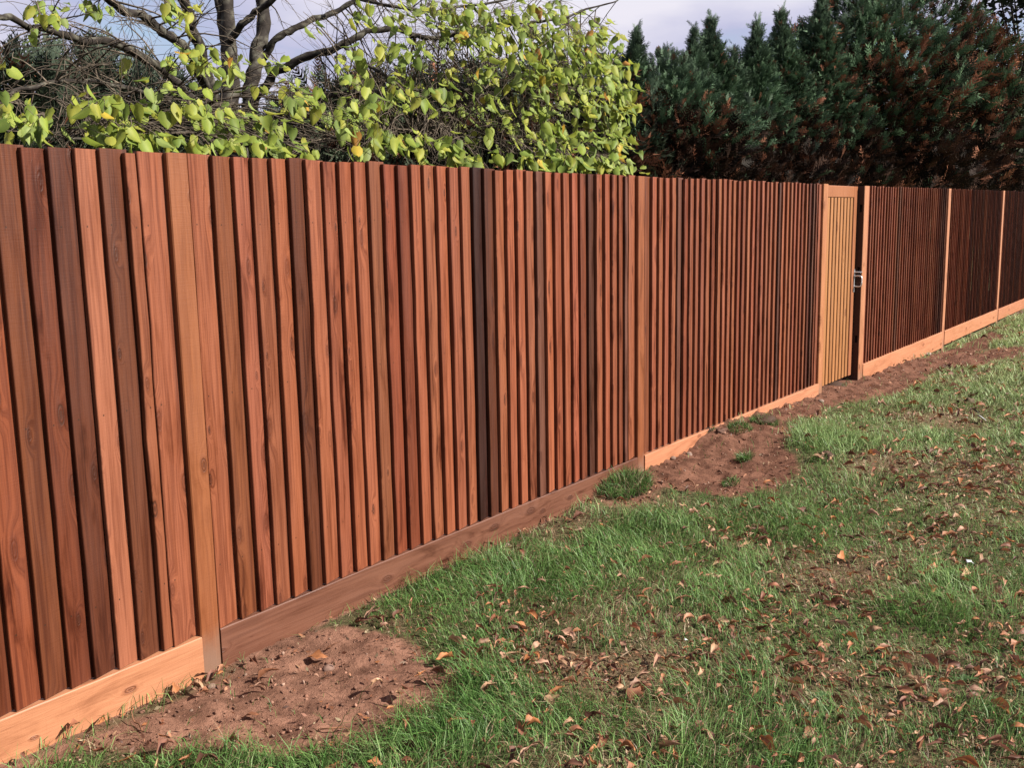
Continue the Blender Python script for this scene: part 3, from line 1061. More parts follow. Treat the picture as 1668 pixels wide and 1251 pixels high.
# ------------------------------------------------------------------ fallen leaves
def dead_leaf_mesh(seed, narrow):
    """one curled dry leaf, length 1, lying on z = 0"""
    rs = np.random.RandomState(seed)
    n, m = 7, 3
    curl = rs.uniform(0.3, 2.2) * rs.choice([-1, 1])
    fold = rs.uniform(0.6, 2.6)
    twist = rs.uniform(-2.2, 2.2)
    V = []
    for i in range(n + 1):
        t_ = i / n
        w = (math.sin(math.pi * t_ ** 0.8) ** 1.1 if t_ < 1 else 0) * narrow * (1 + rs.normal(0, .20)) + 0.006
        a = curl * (t_ - 0.5)
        if abs(curl) > 1e-3:
            cx, cz = math.sin(a) / curl, (1 - math.cos(a)) / curl
        for j in range(m + 1):
            s_ = (j / m - 0.5) * 2
            b_ = fold * s_ * 0.9
            yy = w * math.sin(b_) / max(fold, .1)
            zz = w * (1 - math.cos(b_)) / max(fold, .1)
            tw = twist * (t_ - .5)
            V.append((cx, yy * math.cos(tw) - zz * math.sin(tw), cz + yy * math.sin(tw) + zz * math.cos(tw) + rs.normal(0, .022)))
    F = []
    for i in range(n):
        for j in range(m):
            k = i * (m + 1) + j
            F.append((k, k + 1, k + m + 2))
            F.append((k, k + m + 2, k + m + 1))
    V = np.array(V)
    V[:, 2] -= np.percentile(V[:, 2], 8)
    C = np.tile([1.0, 1.0, 1.0], (len(V), 1)) * rs.uniform(.75, 1.15, (len(V), 1))
    C[np.arange(len(V)) % (m + 1) == m // 2] *= 0.75
    return V, np.array(F), C


DL = [dead_leaf_mesh(200 + i, (0.20, 0.25, 0.11, 0.31, 0.17)[i % 5]) for i in range(15)]
DLM = []
for V_, F_, C_ in DL:
    me = mesh_np("fallen_leaf", V_, F_, 3, C_, True)
    me.materials.append(M_DEAD)
    DLM.append(me)
LEAF_COLS = [(0.42, 0.180, 0.095), (0.47, 0.225, 0.130), (0.31, 0.120, 0.065), (0.22, 0.09, 0.055), (0.54, 0.32, 0.19), (0.16, 0.068, 0.042), (0.50, 0.20, 0.080), (0.46, 0.26, 0.175)]


def rot_mats(az, tx, ty):
    n = len(az)
    ca, sa, cx, sx, cy, sy = np.cos(az), np.sin(az), np.cos(tx), np.sin(tx), np.cos(ty), np.sin(ty)
    o_, z_ = np.ones(n), np.zeros(n)
    Rz = np.stack([ca, -sa, z_, sa, ca, z_, z_, z_, o_], -1).reshape(n, 3, 3)
    Rx = np.stack([o_, z_, z_, z_, cx, -sx, z_, sx, cx], -1).reshape(n, 3, 3)
    Ry = np.stack([cy, z_, sy, z_, o_, z_, -sy, z_, cy], -1).reshape(n, 3, 3)
    return Rz @ Rx @ Ry


rs = np.random.RandomState(21)
HEAP = [(*ground_hit(px, py)[:2], r, a) for px, py, r, a in
        [(1330, 1085, .14, 1), (1380, 1110, .1, 1), (880, 1080, .22, 1), (960, 1090, .15, 1), (1240, 1010, .15, .8), (1350, 980, .2, .7), (810, 985, .08, 1),
         (1520, 1170, .18, .9), (1300, 1210, .15, .7), (1590, 780, .4, .7), (1540, 880, .25, .6), (1200, 880, .15, .6), (1450, 940, .2, .6), (1140, 1060, .12, .8),
         (1560, 940, .15, .8), (1640, 1080, .2, .6), (1180, 1030, .12, .6), (330, 1120, .12, .5), (660, 1010, .15, .4), (1250, 640, .4, .3)]]
x, y, d = sample_polar(60000, -0.1, 1.3, 2.1, 19, 1.0, rs)
ok = (y < -0.03) & (x > -1.2)
x, y, d = x[ok], y[ok], d[ok]
s = soil_at(x, y)
out = np.clip((-y - 0.25) / 0.8, 0, 1)
dens = 0.035 + 0.16 * out * fbm(x * 4, y * 4, 101, 3) ** 1.5 + 0.42 * blobs(x, y, HEAP) + 0.06 * dry_at(x, y)
dens *= (1 - 0.55 * s) * np.clip(1.2 - 0.6 * lush_at(x, y), .3, 1)
k = rs.uniform(0, 1, len(x)) < dens * 2.8
x, y, d = x[k], y[k], d[k]
n = len(x)
print("fallen leaves", n)
size = rs.uniform(0.030, 0.088, n) * (1 + 0.12 * np.clip(d - 5, 0, 4))* np.where(rs.uniform(0, 1, n) < .5, .55, 1)
order = np.argsort(-(size / d))
az = rs.uniform(0, 2 * math.pi, n)
tx, ty = rs.normal(0, .5, n), rs.normal(0, .3, n)
vi = rs.randint(0, len(DL), n)
ci = rs.randint(0, len(LEAF_COLS), n)
z = ground_z(x, y) + 0.012 + 0.030 * lush_at(x, y) + rs.uniform(0, .008, n)
WORDS = {0: "rusty brown", 1: "light brown", 2: "dark rust", 3: "dark brown", 4: "pale tan", 5: "very dark brown", 6: "orange brown", 7: "pinkish tan"}
R = rot_mats(az, tx, ty)
MARKS = [(ground_hit(px, py)[:2], w_) for px, py, w_ in [(535, 1100, "by the near soil patch"), (1180, 750, "by the far soil patch"), (1345, 1100, "in the biggest leaf heap"), (920, 1080, "in the bare brown strip"),
         (1577, 924, "near the white paper scrap"), (1520, 1170, "in the leaf cluster at lower right"), (1140, 1060, "near the small white flake"), (1600, 780, "on the dry bare patch"), (1598, 690, "near the black and white wrapper"), (1012, 800, "near the dug-up grass clump")]]
big = order[:290]
for i in big:
    o = bpy.data.objects.new("fallen_leaf", DLM[vi[i]])
    COL.objects.link(o)
    M = Matrix([list(map(float, r_)) for r_ in R[i]]).to_4x4()
    sc = float(size[i])
    o.matrix_world = Matrix.Translation((float(x[i]), float(y[i]), float(z[i]))) @ M @ Matrix.Scale(sc, 4)
    cc = np.array(LEAF_COLS[ci[i]]) * rs.uniform(1.2, 2.0)
    o.color = (*cc, 1)
    p_ = (x[i], y[i])
    near_ = min(((math.hypot(p_[0] - q_[0], p_[1] - q_[1]), w_) for q_, w_ in MARKS))
    zone = near_[1] if near_[0] < .42 else ("in the long grass by the fence" if y[i] > -0.7 else "on the open lawn far from the viewer" if d[i] > 7.5 else "on thin grass well out from the fence" if y[i] < -1.5 else "in mid lawn")
    sz_ = "large " if size[i] > .056 else "small " if size[i] < .036 else ""
    form = ("flat", "curled", "narrow rolled", "broad", "folded")[vi[i] % 5]
    tag(o, f"{sz_}{WORDS[ci[i]]} {form} dry leaf {zone}", "leaf", "dry leaves scattered over the lawn")
rest = order[290:]
Vs, Fs, Cs, b = [], [], [], 0
for kk in range(len(DL)):
    idx = rest[vi[rest] == kk]
    V_, F_, C_ = DL[kk]
    W_ = np.einsum('nij,vj->nvi', R[idx], V_) * size[idx][:, None, None] + np.stack([x[idx], y[idx], z[idx]], -1)[:, None]
    Vs.append(W_.reshape(-1, 3))
    Fs.append((F_[None] + (np.arange(len(idx)) * len(V_))[:, None, None]).reshape(-1, 3) + b)
    Cs.append((C_[None] * np.array(LEAF_COLS)[ci[idx]][:, None] * rs.uniform(1.1, 2.0, (len(idx), 1, 1))).reshape(-1, 3))
    b += len(idx) * len(V_)
o = link("fallen_leaves", mesh_np("fallen_leaves", np.concatenate(Vs), np.concatenate(Fs), 3, np.concatenate(Cs), True), M_DEAD)
tag(o, "smaller dry brown leaves strewn over the whole lawn", None, None, "stuff")

# crumbled leaf bits
rs = np.random.RandomState(23)
x, y, d = sample_polar(190000, -0.1, 1.3, 2.1, 18, 1.1, rs)
ok = (y < -0.02) & (x > -1.2)
x, y, d = x[ok], y[ok], d[ok]
dens = 0.16 + 0.40 * blobs(x, y, HEAP) + 0.30 * dry_at(x, y) - 0.15 * lush_at(x, y) + 0.12 * np.clip(-y / 1.2, 0, 1)
k = rs.uniform(0, 1, len(x)) < dens
x, y, d = x[k], y[k], d[k]
n = len(x)
print("litter", n)
a, L = rs.uniform(0, 2 * math.pi, n), rs.uniform(0.006, 0.026, n) * (1 + .08 * np.clip(d - 5, 0, 5))
R = rot_mats(a, rs.normal(0, .7, n), rs.normal(0, .6, n))
T0 = np.array([[0, -.12, 0], [.5, -.22, .1], [1, 0, .25], [.4, .2, .05]])
V = np.einsum('nij,vj->nvi', R, T0) * L[:, None, None] + np.stack([x, y, ground_z(x, y) + 0.004 + rs.uniform(0, .014, n)], -1)[:, None]
C = np.repeat(np.array(LEAF_COLS + [(0.45, 0.36, 0.22), (0.30, 0.2, 0.13)])[rs.randint(0, 10, n)] * rs.uniform(.8, 1.6, n)[:, None], 4, 0)
F = (np.array([[0, 1, 2, 3]])[None] + np.arange(n)[:, None, None] * 4).reshape(-1, 4)
o = link("leaf_litter", mesh_np("leaf_litter", V.reshape(-1, 3), F, 4, C), M_DEAD)
tag(o, "fine crumbled leaf litter between the grass blades", None, None, "stuff")

# ------------------------------------------------------------------ stones, clods, twigs, scraps, weeds
def stone(px, py, r, col, label, seed, cat="stone", name="stone", sc=(1, .8, .6)):
    rs = np.random.RandomState(seed)
    c = ground_hit(px, py)
    v, f = rock_mesh(rs, r, sc, 2 if cat == "stone" else 3, 0.22 if cat == "stone" else 0.75)
    if cat != "stone":
        v = v * (1 + rs.normal(0, .09, (len(v), 1)))
    o = link(name, mesh_np(name, v, f, 3, np.ones((len(v), 3)), cat == "stone"), M_STONE, None, None, col)
    o.location = (c[0], c[1], c[2] + r * 0.2)
    tag(o, label, cat)
    return o


stone(535, 1092, 0.024, (0.36, 0.22, 0.17), "smooth brown pebble in the middle of the near soil patch", 1)
stone(345, 1120, 0.016, (0.40, 0.26, 0.2), "small pale stone at the muddy foot of the nearest post", 2)
stone(1122, 742, 0.026, (0.46, 0.32, 0.26), "pale pinkish stone on the dug soil near the second post", 3)
stone(1096, 748, 0.022, (0.34, 0.22, 0.17), "brown stone next to the second post", 4)
stone(1186, 727, 0.02, (0.4, 0.28, 0.22), "tan stone half buried in the middle of the far soil patch", 5)
stone(1337, 655, 0.03, (0.42, 0.3, 0.24), "tan stone in front of the gate's left post", 6)
stone(1512, 578, 0.05, (0.50, 0.38, 0.32), "pale flat stone beside the orange post beyond the gate", 7, sc=(1.4, .6, .35))
stone(1345, 746, 0.045, (0.14, 0.075, 0.05), "dark soil clod lying on the grass beyond the soil patch", 8, "soil clod", "soil_clod", (1.2, .9, .5))
stone(1574, 658, 0.06, (0.15, 0.10, 0.055), "dark lumpy soil clod far out on the lawn", 9, "soil clod", "soil_clod", (1.3, .9, .5))
stone(1176, 704, 0.03, (0.22, 0.11, 0.075), "dark clod of earth pressed against the orange gravel board", 10, "soil clod", "soil_clod", (1.6, .8, .6))
stone(1122, 722, 0.04, (0.30, 0.15, 0.10), "crumbly clod between gravel board and soil patch", 12, "soil clod", "soil_clod", (1.5, .8, .6))


def twig(px, py, pts, r, label, seed, col=(0.33, 0.2, 0.12), cat="twig", rz=0.0):
    c = ground_hit(px, py)
    p = smooth_path(pts, 14)
    rad = np.linspace(r, r * .5, 14)
    v, q = tubes([(p, rad)], 6)
    o = link("twig", mesh_np("twig", v, q, 4, np.tile(col, (len(v), 1)), True), M_BARK)
    o.location = (c[0], c[1], c[2] + 0.006)
    o.rotation_euler = (0, 0, rz)
    tag(o, label, cat)


twig(573, 1200, [(0, 0, 0), (.0, .03, .012), (-.035, .05, .02), (-.05, .09, .012)], 0.004, "curled brown stalk at the near rim of the soil patch", 1, (0.42, .2, .11))
twig(232, 1195, [(0, 0, 0), (.01, .03, .01), (.01, .055, .012), (.02, .08, .03)], 0.003, "short bent stalk on the mud below the orange gravel board", 2, (0.42, .2, .11))
twig(640, 1155, [(0, 0, 0), (.005, .01, .02), (.012, .03, .045)], 0.002, "thin dark twig sticking up from the near soil patch", 3, (0.12, .06, .04))
twig(1350, 1118, [(0, 0, 0.01), (.04, .0, .02), (.09, -.02, .012), (.13, -.01, .01)], 0.003, "long dark curled stem in the leaf heap", 4, (0.25, .1, .06))
twig(1040, 760, [(0, -.01, 0.0), (-.03, -.06, .015), (-.05, -.14, .0)], 0.002, "dry straw stalk leaning from the second post", 5, (0.5, .36, .22))
twig(1010, 1078, [(0, 0, .01), (.05, -.01, .015), (.1, -.03, .01)], 0.003, "pale straight stick lying across the brown leaf strip", 6, (0.45, .33, .22))
twig(1430, 888, [(0, 0, .01), (-.02, .03, .015), (-.01, .08, .03), (.03, .1, .02)], 0.0025, "thin pale forked stalk on the open lawn", 7, (0.5, .38, .26))


def scrap(px, py, pts, mat, label, name, cat, scale=1.0, rz=0.0):
    """thin crumpled piece: a fan of small folded facets with real thickness"""
    c = ground_hit(px, py)
    P = np.array(pts, float) * scale
    n = len(P)
    V = np.vstack([P, P + np.array([0, 0, 0.0015])])
    cen = P.mean(0)
    V = np.vstack([V, cen + [0, 0, .006 * scale], cen + [0, 0, .0075 * scale]])
    F = []
    for i in range(n):
        j = (i + 1) % n
        F += [(j, i, 2 * n), (n + i, n + j, 2 * n + 1), (i, j, n + j), (i, n + j, n + i)]
    o = link(name, mesh_np(name, V, np.array(F), 3), mat)
    o.location = (c[0], c[1], c[2] + 0.02)
    o.rotation_euler = (0.1, 0.25, rz)
    if cat:
        tag(o, label, cat)
    return o


scrap(1577, 924, [(-.03, 0, .0), (-.012, .012, .012), (.01, .004, .004), (.034, -.004, .012), (.012, -.012, .002), (.0, -.026, .0), (-.01, -.012, .008)], M_WHITE,
      "torn scrap of white paper under a brown leaf on the lawn", "paper_scrap", "litter", 0.9)
w = scrap(1598, 690, [(-.03, -.02, 0), (.03, -.025, .01), (.04, .02, .03), (-.02, .025, .03)], M_WHITE, "crumpled white and black wrapper on the far lawn", "wrapper", "litter", 1.3, 0.5)
k_ = scrap(1598, 690, [(-.02, -.01, .02), (.03, -.01, .03), (.034, .02, .05), (-.014, .02, .05)], M_BLACK, None, "dark_end", None, 1.3, 0)
k_.parent = w
k_.location = (0.01, 0.03, 0.02)
k_.rotation_euler = (0, 0, 0)
for q_, (px, py, s_, lb) in enumerate([(1117, 1052, .5, "small white petal-like flake beside a leaf cluster"), (1248, 1212, .55, "whitish flake near the bottom edge of the lawn"),
                                       (700, 1180, .35, "tiny pale flake deep in the long near grass")]):
    scrap(px, py, [(-.02, 0, 0), (0, .014, .01), (.02, .002, .004), (0, -.012, .006)], M_WHITE, lb, "white_flake", "flake", s_, q_ * 1.3)


def weed(px, py, n, L0, label, seed):
    rs = np.random.RandomState(seed)
    c = ground_hit(px, py)
    root = empty("weed_rosette", (c[0], c[1], c[2] + 0.004))
    tag(root, label, "weed")
    m = None
    for i in range(n):
        if i % 3 == 0 or m is None:
            V, F = [], []
            for k in range(6):
                t_ = k / 5
                w_ = 0.20 * math.sin(math.pi * (0.12 + 0.86 * t_)) * (1 + rs.normal(0, .12))
                zz = 0.35 * t_ - 0.35 * t_ * t_ + .02
                for s_ in (-1, 0, 1):
                    V.append((t_, s_ * w_, zz + abs(s_) * 0.06))
            for k in range(5):
                for j in range(2):
                    a_ = k * 3 + j
                    F.append((a_, a_ + 1, a_ + 4, a_ + 3))
            m = mesh_np("leaf", np.array(V), np.array(F), 4, np.tile([1., 1, 1], (len(V), 1)), True)
            m.materials.append(M_LEAF)
        o = bpy.data.objects.new("leaf", m)
        COL.objects.link(o)
        o.parent = root
        o.rotation_euler = (0, rs.uniform(-.3, .1), i * 2.4 + rs.uniform(-.3, .3))
        L = L0 * rs.uniform(.6, 1.1)
        o.scale = (L, L, L)
        o.color = (*(np.array([.11, .20, .07]) * rs.uniform(.7, 1.4)), 1)


weed(1345, 1140, 9, 0.05, "pale green weed rosette below the leaf heap", 1)
weed(1570, 1112, 8, 0.05, "leafy weed rosette towards the right edge of the lawn", 2)
weed(1640, 1002, 10, 0.05, "bright broad-leaved weed at the lawn's right edge", 3)
weed(1600, 985, 8, 0.045, "greyish green weed just left of the bright weed", 4)
weed(1120, 1150, 7, 0.035, "small flat weed in thin grass left of the leaf heap", 5)

# ------------------------------------------------------------------ broad-leaved tree behind the fence
def leaf_mesh(seed):
    """heart-shaped leaf, length 1, hanging from its stalk at the origin along -Z, face towards -Y"""
    rs = np.random.RandomState(seed)
    fold = rs.uniform(0.12, 0.5)
    curl = rs.uniform(-.1, 0.9)
    out = [(0.0, 0.0), (0.20, 0.07), (0.38, -0.02), (0.46, -0.20), (0.43, -0.42), (0.31, -0.66), (0.14, -0.86), (0.0, -1.0)]
    wsc = rs.uniform(.78, 1.0)
    V, F = [], []
    rows = [0.0, -0.16, -0.38, -0.62, -0.84, -1.0]
    def halfw(z):
        zz = -z
        return np.interp(zz, [0, .06, .2, .42, .66, .86, 1.0], [0.10, .36, .46, .43, .31, .14, 0.0])
    for z in rows:
        w = float(halfw(z)) * wsc
        if z == 0.0:
            w = 0.22 * wsc
        y_ = -curl * 0.5 * (z * z) + 0.12 * z
        for s_ in (-1, -.5, 0, .5, 1):
            up_ = 0.07 * (abs(s_) > .9) if z == 0.0 else 0
            V.append((s_ * w * (1 - .12 * abs(s_)), y_ + abs(s_) ** 1.6 * w * fold + rs.normal(0, .028), z + up_ - (0.03 if s_ == 0 and z == 0 else 0)))
    for i in range(len(rows) - 1):
        for j in range(4):
            k = i * 5 + j
            F.append((k, k + 1, k + 6, k + 5))
    V = np.array(V)
    # bend the blade forward a little towards the tip
    C = np.ones((len(V), 3)) * rs.uniform(.9, 1.05, (len(V), 1))
    C[np.arange(len(V)) % 5 == 2] *= np.array([1.2, 1.12, 1.1])
    edge = (np.arange(len(V)) % 5 == 0) | (np.arange(len(V)) % 5 == 4)
    C[edge] *= np.array([1.05, 1.0, .85])
    return V, np.array(F), C


LF = [leaf_mesh(300 + i) for i in range(8)]
LFM = []
for V_, F_, C_ in LF:
    me = mesh_np("leaf", V_, F_, 4, C_, True)
    me.materials.append(M_LEAF)
    LFM.append(me)

rs = np.random.RandomState(31)
tree_base = on_y(385, 300, 2.7)
tree = empty("broadleaf_tree", (float(tree_base[0]), 2.7, -0.1))
tag(tree, "spreading autumn tree with yellow-green heart-shaped leaves and bare tangled branches behind the fence", "tree")
TB = np.array([tree_base[0], 2.7, -0.1])


def T(px, py, Y):
    return on_y(px, py, Y)


limbs = {
    "trunk": ([TB, TB + [0.02, 0, .9], T(383, 250, 2.7), T(372, 205, 2.7), T(376, 130, 2.75), T(372, 60, 2.8), T(368, -40, 2.9)], .125, .05),
    "a": ([T(383, 235, 2.7), T(355, 180, 2.55), T(338, 130, 2.45), T(322, 70, 2.4), T(300, 5, 2.3), T(288, -60, 2.2)], .085, .035),
    "b": ([T(385, 240, 2.72), T(405, 175, 2.7), T(414, 110, 2.7), T(426, 50, 2.75), T(428, -50, 2.8)], .085, .06),
    "c": ([T(345, 160, 2.5), T(310, 90, 2.2), T(277, 60, 2.05), T(240, 32, 1.9), T(187, 5, 1.7), T(140, -40, 1.6)], .055, .022),
    "d": ([T(365, 215, 2.6), T(320, 165, 2.35), T(262, 110, 2.15), T(200, 78, 1.95), T(130, 62, 1.8), T(70, 48, 1.6), T(5, 28, 1.4), T(-60, 40, 1.2)], .050, .014),
    "e": ([T(368, 100, 2.78), T(362, 50, 2.85), T(352, -20, 2.9)], .050, .035),
    "f": ([T(372, 70, 2.78), T(395, 38, 2.6), T(430, 12, 2.5), T(470, -30, 2.3)], .045, .022),
    "g": ([T(392, 215, 2.7), T(425, 150, 2.5), T(447, 120, 2.4), T(500, 93, 2.2), T(556, 74, 2.0), T(606, 48, 1.9), T(652, 47, 1.8), T(690, 62, 1.7), T(735, 58, 1.6), T(800, 40, 1.4), T(880, 35, 1.2), T(960, 12, 1.1), T(1010, -2, 1.0)], .055, .006),
    "h": ([T(428, 95, 2.72), T(455, 60, 2.6), T(500, 36, 2.5), T(556, 12, 2.4), T(620, -25, 2.2)], .045, .02),
    "i": ([T(385, 225, 2.7), T(310, 185, 2.4), T(250, 160, 2.1), T(190, 140, 1.9), T(110, 130, 1.5), T(20, 150, 1.1), T(-80, 170, 0.9)], .030, .006),
    "j": ([T(395, 225, 2.7), T(470, 180, 2.2), T(560, 150, 1.8), T(640, 148, 1.5), T(730, 148, 1.3), T(830, 150, 1.1), T(930, 170, .9), T(1000, 215, .8)], .040, .005),
    "k": ([T(560, 74, 2.0), T(590, 100, 1.8), T(640, 130, 1.6), T(710, 160, 1.4), T(790, 165, 1.2), T(880, 178, 1.0), T(960, 185, .85)], .022, .005),
    "l": ([T(680, -20, 1.9), T(700, 45, 1.4), T(735, 90, 1.2), T(772, 142, 1.1)], .008, .004),
    "m": ([T(390, 235, 2.7), T(460, 235, 2.1), T(540, 225, 1.7), T(620, 215, 1.4), T(720, 220, 1.1), T(830, 235, .9), T(930, 255, .75)], .030, .005),
    "n": ([T(383, 240, 2.7), T(330, 225, 2.2), T(260, 205, 1.7), T(180, 215, 1.2), T(90, 225, .9)], .024, .006),
    "o": ([T(560, -10, 2.3), T(640, 10, 1.9), T(730, 15, 1.7), T(840, -5, 1.4), T(930, 0, 1.2)], .022, .006),
}
limb_pts = []
for nm, (pts, r0, r1) in limbs.items():
    n_ = 7 * len(pts)
    p = smooth_path(pts, n_)
    wob = np.stack([fbm(np.arange(n_) * .33 + 10 * len(nm) + k * 7, np.full(n_, ord(nm[0]) * 1.3), k, 2) - .5 for k in range(3)], -1)
    p = p + wob * 0.035 * np.minimum(np.arange(n_) / 6, 1)[:, None]
    rad = (1 + .25 * (fbm(np.arange(n_) * .9, np.full(n_, len(nm) * 3.3), 9, 2) - .5)) * np.linspace(r0 * (.85 if nm == 'trunk' else .58), r1 * .75, n_) * (1 + 0.08 * np.sin(np.arange(n_) * 1.7))
    if nm == "trunk":
        rad[:5] *= np.linspace(1.25, 1.0, 5)
    v, q = tubes([(p, rad)], 9)
    cb = np.where(rs.uniform(0, 1, (len(v), 1)) < .3, np.array([[.20, .19, .15]]), np.array([[.05, .040, .034]]))
    o = link("trunk" if nm == "trunk" else "branch", mesh_np("branch", v - TB, q, 4, cb, True), M_BARK, tree)
    if nm != "trunk":
        limb_pts.append((p, rad))
ALLP = np.concatenate([p for p, _ in limb_pts])
ALLR = np.concatenate([r_ for _, r_ in limb_pts])


def nearest_limb(pt, prefer=0.6):
    d_ = np.linalg.norm(ALLP - pt, axis=1)
    # favour joints that lie back towards the trunk
    d_ = d_ + prefer * 0.15 * np.linalg.norm(ALLP - (TB + [0, 0, 1.9]), axis=1)
    k = int(np.argmin(d_ + rs.uniform(0, .25, len(d_))))
    return ALLP[k], ALLR[k]


twig_polys = []


def arc(a, b, r0, r1, sag, wob=0.06, n=9):
    t_ = np.linspace(0, 1, n)[:, None]
    L = np.linalg.norm(b - a)
    p = a + (b - a) * t_
    p[:, 2] += (np.sin(t_[:, 0] * math.pi)) * sag * L
    p += np.cumsum(rs.normal(0, wob * L / n, (n, 3)), 0) * np.sin(t_ * math.pi)
    return p, np.linspace(r0, r1, n)


def sub_twigs(p, n, Lr, r=0.0022):
    for _ in range(n):
        k = rs.randint(1, len(p))
        dirn = p[k] - p[k - 1]
        dirn /= np.linalg.norm(dirn) + 1e-9
        dv = dirn * rs.uniform(.3, 1.0) + rs.normal(0, .55, 3)
        dv /= np.linalg.norm(dv)
        L = rs.uniform(*Lr)
        twig_polys.append(arc(p[k], p[k] + dv * L, r, r * .4, rs.uniform(-.12, .1), .18, 6))


# tangle of bare twigs, denser to the right
REG = [(640, 90, 170, 70, 42, 1.1, 2.6), (760, 190, 190, 80, 130, 0.7, 2.2), (860, 200, 100, 80, 40, .6, 1.4), (640, 235, 230, 30, 100, .5, 1.9), (150, 130, 160, 60, 40, .8, 2.4),
       (130, 40, 160, 50, 24, 1.2, 2.6), (470, 60, 120, 60, 26, 1.2, 2.8), (430, 190, 150, 45, 34, .9, 2.4), (300, 20, 120, 40, 14, 1.3, 2.6), (740, 20, 150, 40, 40, 1.0, 2.2),
       (560, 130, 100, 60, 34, 1.0, 2.4), (60, 210, 120, 20, 20, .5, 1.5)]
for cx, cy, rx, ry, n_, y0, y1 in REG:
    for _ in range(int(n_ * .7)):
        px, py = min(cx + rs.normal(0, .55) * rx, 970 + rs.uniform(-30, 15)), cy + rs.normal(0, .55) * ry
        Yv = rs.uniform(y0, y1)
        b = T(px, min(py, 275), Yv)
        a, ra = nearest_limb(b, 1.2)
        L = np.linalg.norm(b - a)
        if L > 1.5:
            a = b + (a - b) * 1.5 / L
        p, rad = arc(a, b, min(ra * .7, .0065), .0018, rs.uniform(-.02, .16))
        twig_polys.append((p, rad))
        sub_twigs(p, 6, (.08, .30), .0017)

# leaf clusters: photo x, y, spread x, y, number, depth range behind the fence
CL = [(700, 130, 120, 45, 34, 1.6, 2.4), (800, 195, 110, 40, 34, 1.4, 2.2), (620, 175, 80, 45, 16, 1.5, 2.2), (900, 200, 80, 50, 24, 1.2, 1.8), (30, 180, 40, 22, 16, .4, .9), (60, 205, 30, 14, 9, .4, .7), (150, 165, 30, 14, 8, .4, .8), (180, 175, 35, 15, 10, .4, .8), (170, 210, 35, 14, 14, .35, .7), (215, 215, 40, 15, 14, .35, .7), (265, 222, 40, 12, 12, .35, .6), (240, 175, 14, 12, 4, .5, .8),
      (270, 140, 25, 14, 6, .5, 1.0), (300, 90, 45, 18, 14, .8, 1.5), (345, 100, 30, 16, 10, .8, 1.4), (375, 115, 14, 22, 6, .8, 1.3), (300, 170, 30, 14, 9, .5, .9),
      (340, 185, 35, 18, 12, .5, .9), (385, 195, 35, 20, 14, .5, .9), (430, 210, 35, 20, 14, .45, .8), (370, 235, 40, 12, 12, .4, .6), (440, 235, 45, 12, 14, .4, .6), (500, 250, 25, 8, 6, .35, .5),
      (480, 145, 22, 20, 10, .7, 1.2), (515, 165, 30, 22, 14, .6, 1.1), (545, 200, 30, 18, 10, .5, 1.0), (590, 165, 35, 25, 16, .5, 1.1), (585, 210, 28, 18, 8, .5, .9), (635, 225, 40, 14, 12, .45, .8),
      (575, 95, 20, 22, 8, 1.0, 1.6), (590, 25, 20, 22, 7, 1.2, 2.0), (570, 120, 14, 14, 4, .9, 1.4), (640, 75, 30, 16, 8, .9, 1.5), (685, 80, 20, 18, 8, .9, 1.4), (655, 15, 20, 25, 8, 1.2, 1.9), (640, 140, 20, 20, 6, .7, 1.2), (665, 150, 18, 14, 4, .7, 1.1), (700, 145, 16, 12, 3, .7, 1.1),
      (745, 20, 40, 25, 20, .9, 1.6), (755, 65, 25, 18, 10, .8, 1.4), (790, 60, 35, 25, 20, .7, 1.4), (720, 160, 25, 18, 5, .6, 1.0), (790, 155, 30, 22, 7, .6, 1.0), (805, 110, 28, 20, 12, .7, 1.2), (730, 240, 40, 20, 14, .4, .7), (760, 255, 35, 12, 12, .35, .6), (810, 205, 18, 12, 3, .5, .8), (690, 225, 20, 14, 5, .45, .7),
      (830, 30, 45, 25, 26, .8, 1.5), (870, 70, 45, 28, 40, .7, 1.4), (930, 60, 45, 28, 40, .7, 1.3), (860, 120, 40, 25, 22, .6, 1.1), (915, 115, 40, 30, 34, .6, 1.1), (965, 95, 40, 32, 42, .6, 1.2), (1000, 130, 28, 35, 38, .5, 1.0),
      (870, 165, 30, 22, 14, .55, .9), (880, 200, 30, 20, 9, .5, .8), (940, 160, 35, 25, 20, .5, 1.0), (985, 180, 30, 28, 28, .45, .9), (1015, 165, 18, 22, 16, .45, .8), (900, 225, 35, 20, 16, .4, .7), (950, 230, 40, 20, 20, .4, .7), (1000, 225, 28, 24, 22, .4, .7),
      (870, 255, 45, 12, 16, .35, .55), (930, 262, 45, 12, 22, .35, .55), (990, 265, 35, 12, 20, .35, .5), (1020, 272, 14, 7, 5, .3, .4), (700, 10, 40, 18, 12, 1.1, 1.8), (905, 15, 40, 18, 22, 1.0, 1.6), (980, 55, 28, 18, 14, .8, 1.2),
      (60, 10, 60, 14, 7, 1.4, 2.0), (85, 30, 22, 10, 5, 1.3, 1.8), (160, 12, 30, 14, 5, 1.4, 2.0), (275, 12, 16, 14, 7, 1.0, 1.4), (300, 25, 16, 18, 5, 1.0, 1.4), (55, 52, 18, 6, 2, 1.2, 1.6), (20, 100, 14, 14, 2, 1.0, 1.6), (205, 100, 10, 8, 2, 1.2, 1.6), (500, 35, 14, 14, 2, 1.4, 1.8), (465, 110, 14, 14, 2, 1.2, 1.6), (425, 95, 30, 20, 4, 1.2, 1.8), (345, 145, 14, 5, 3, .7, 1.2), (420, 140, 18, 5, 3, .8, 1.2)]
leaves = []
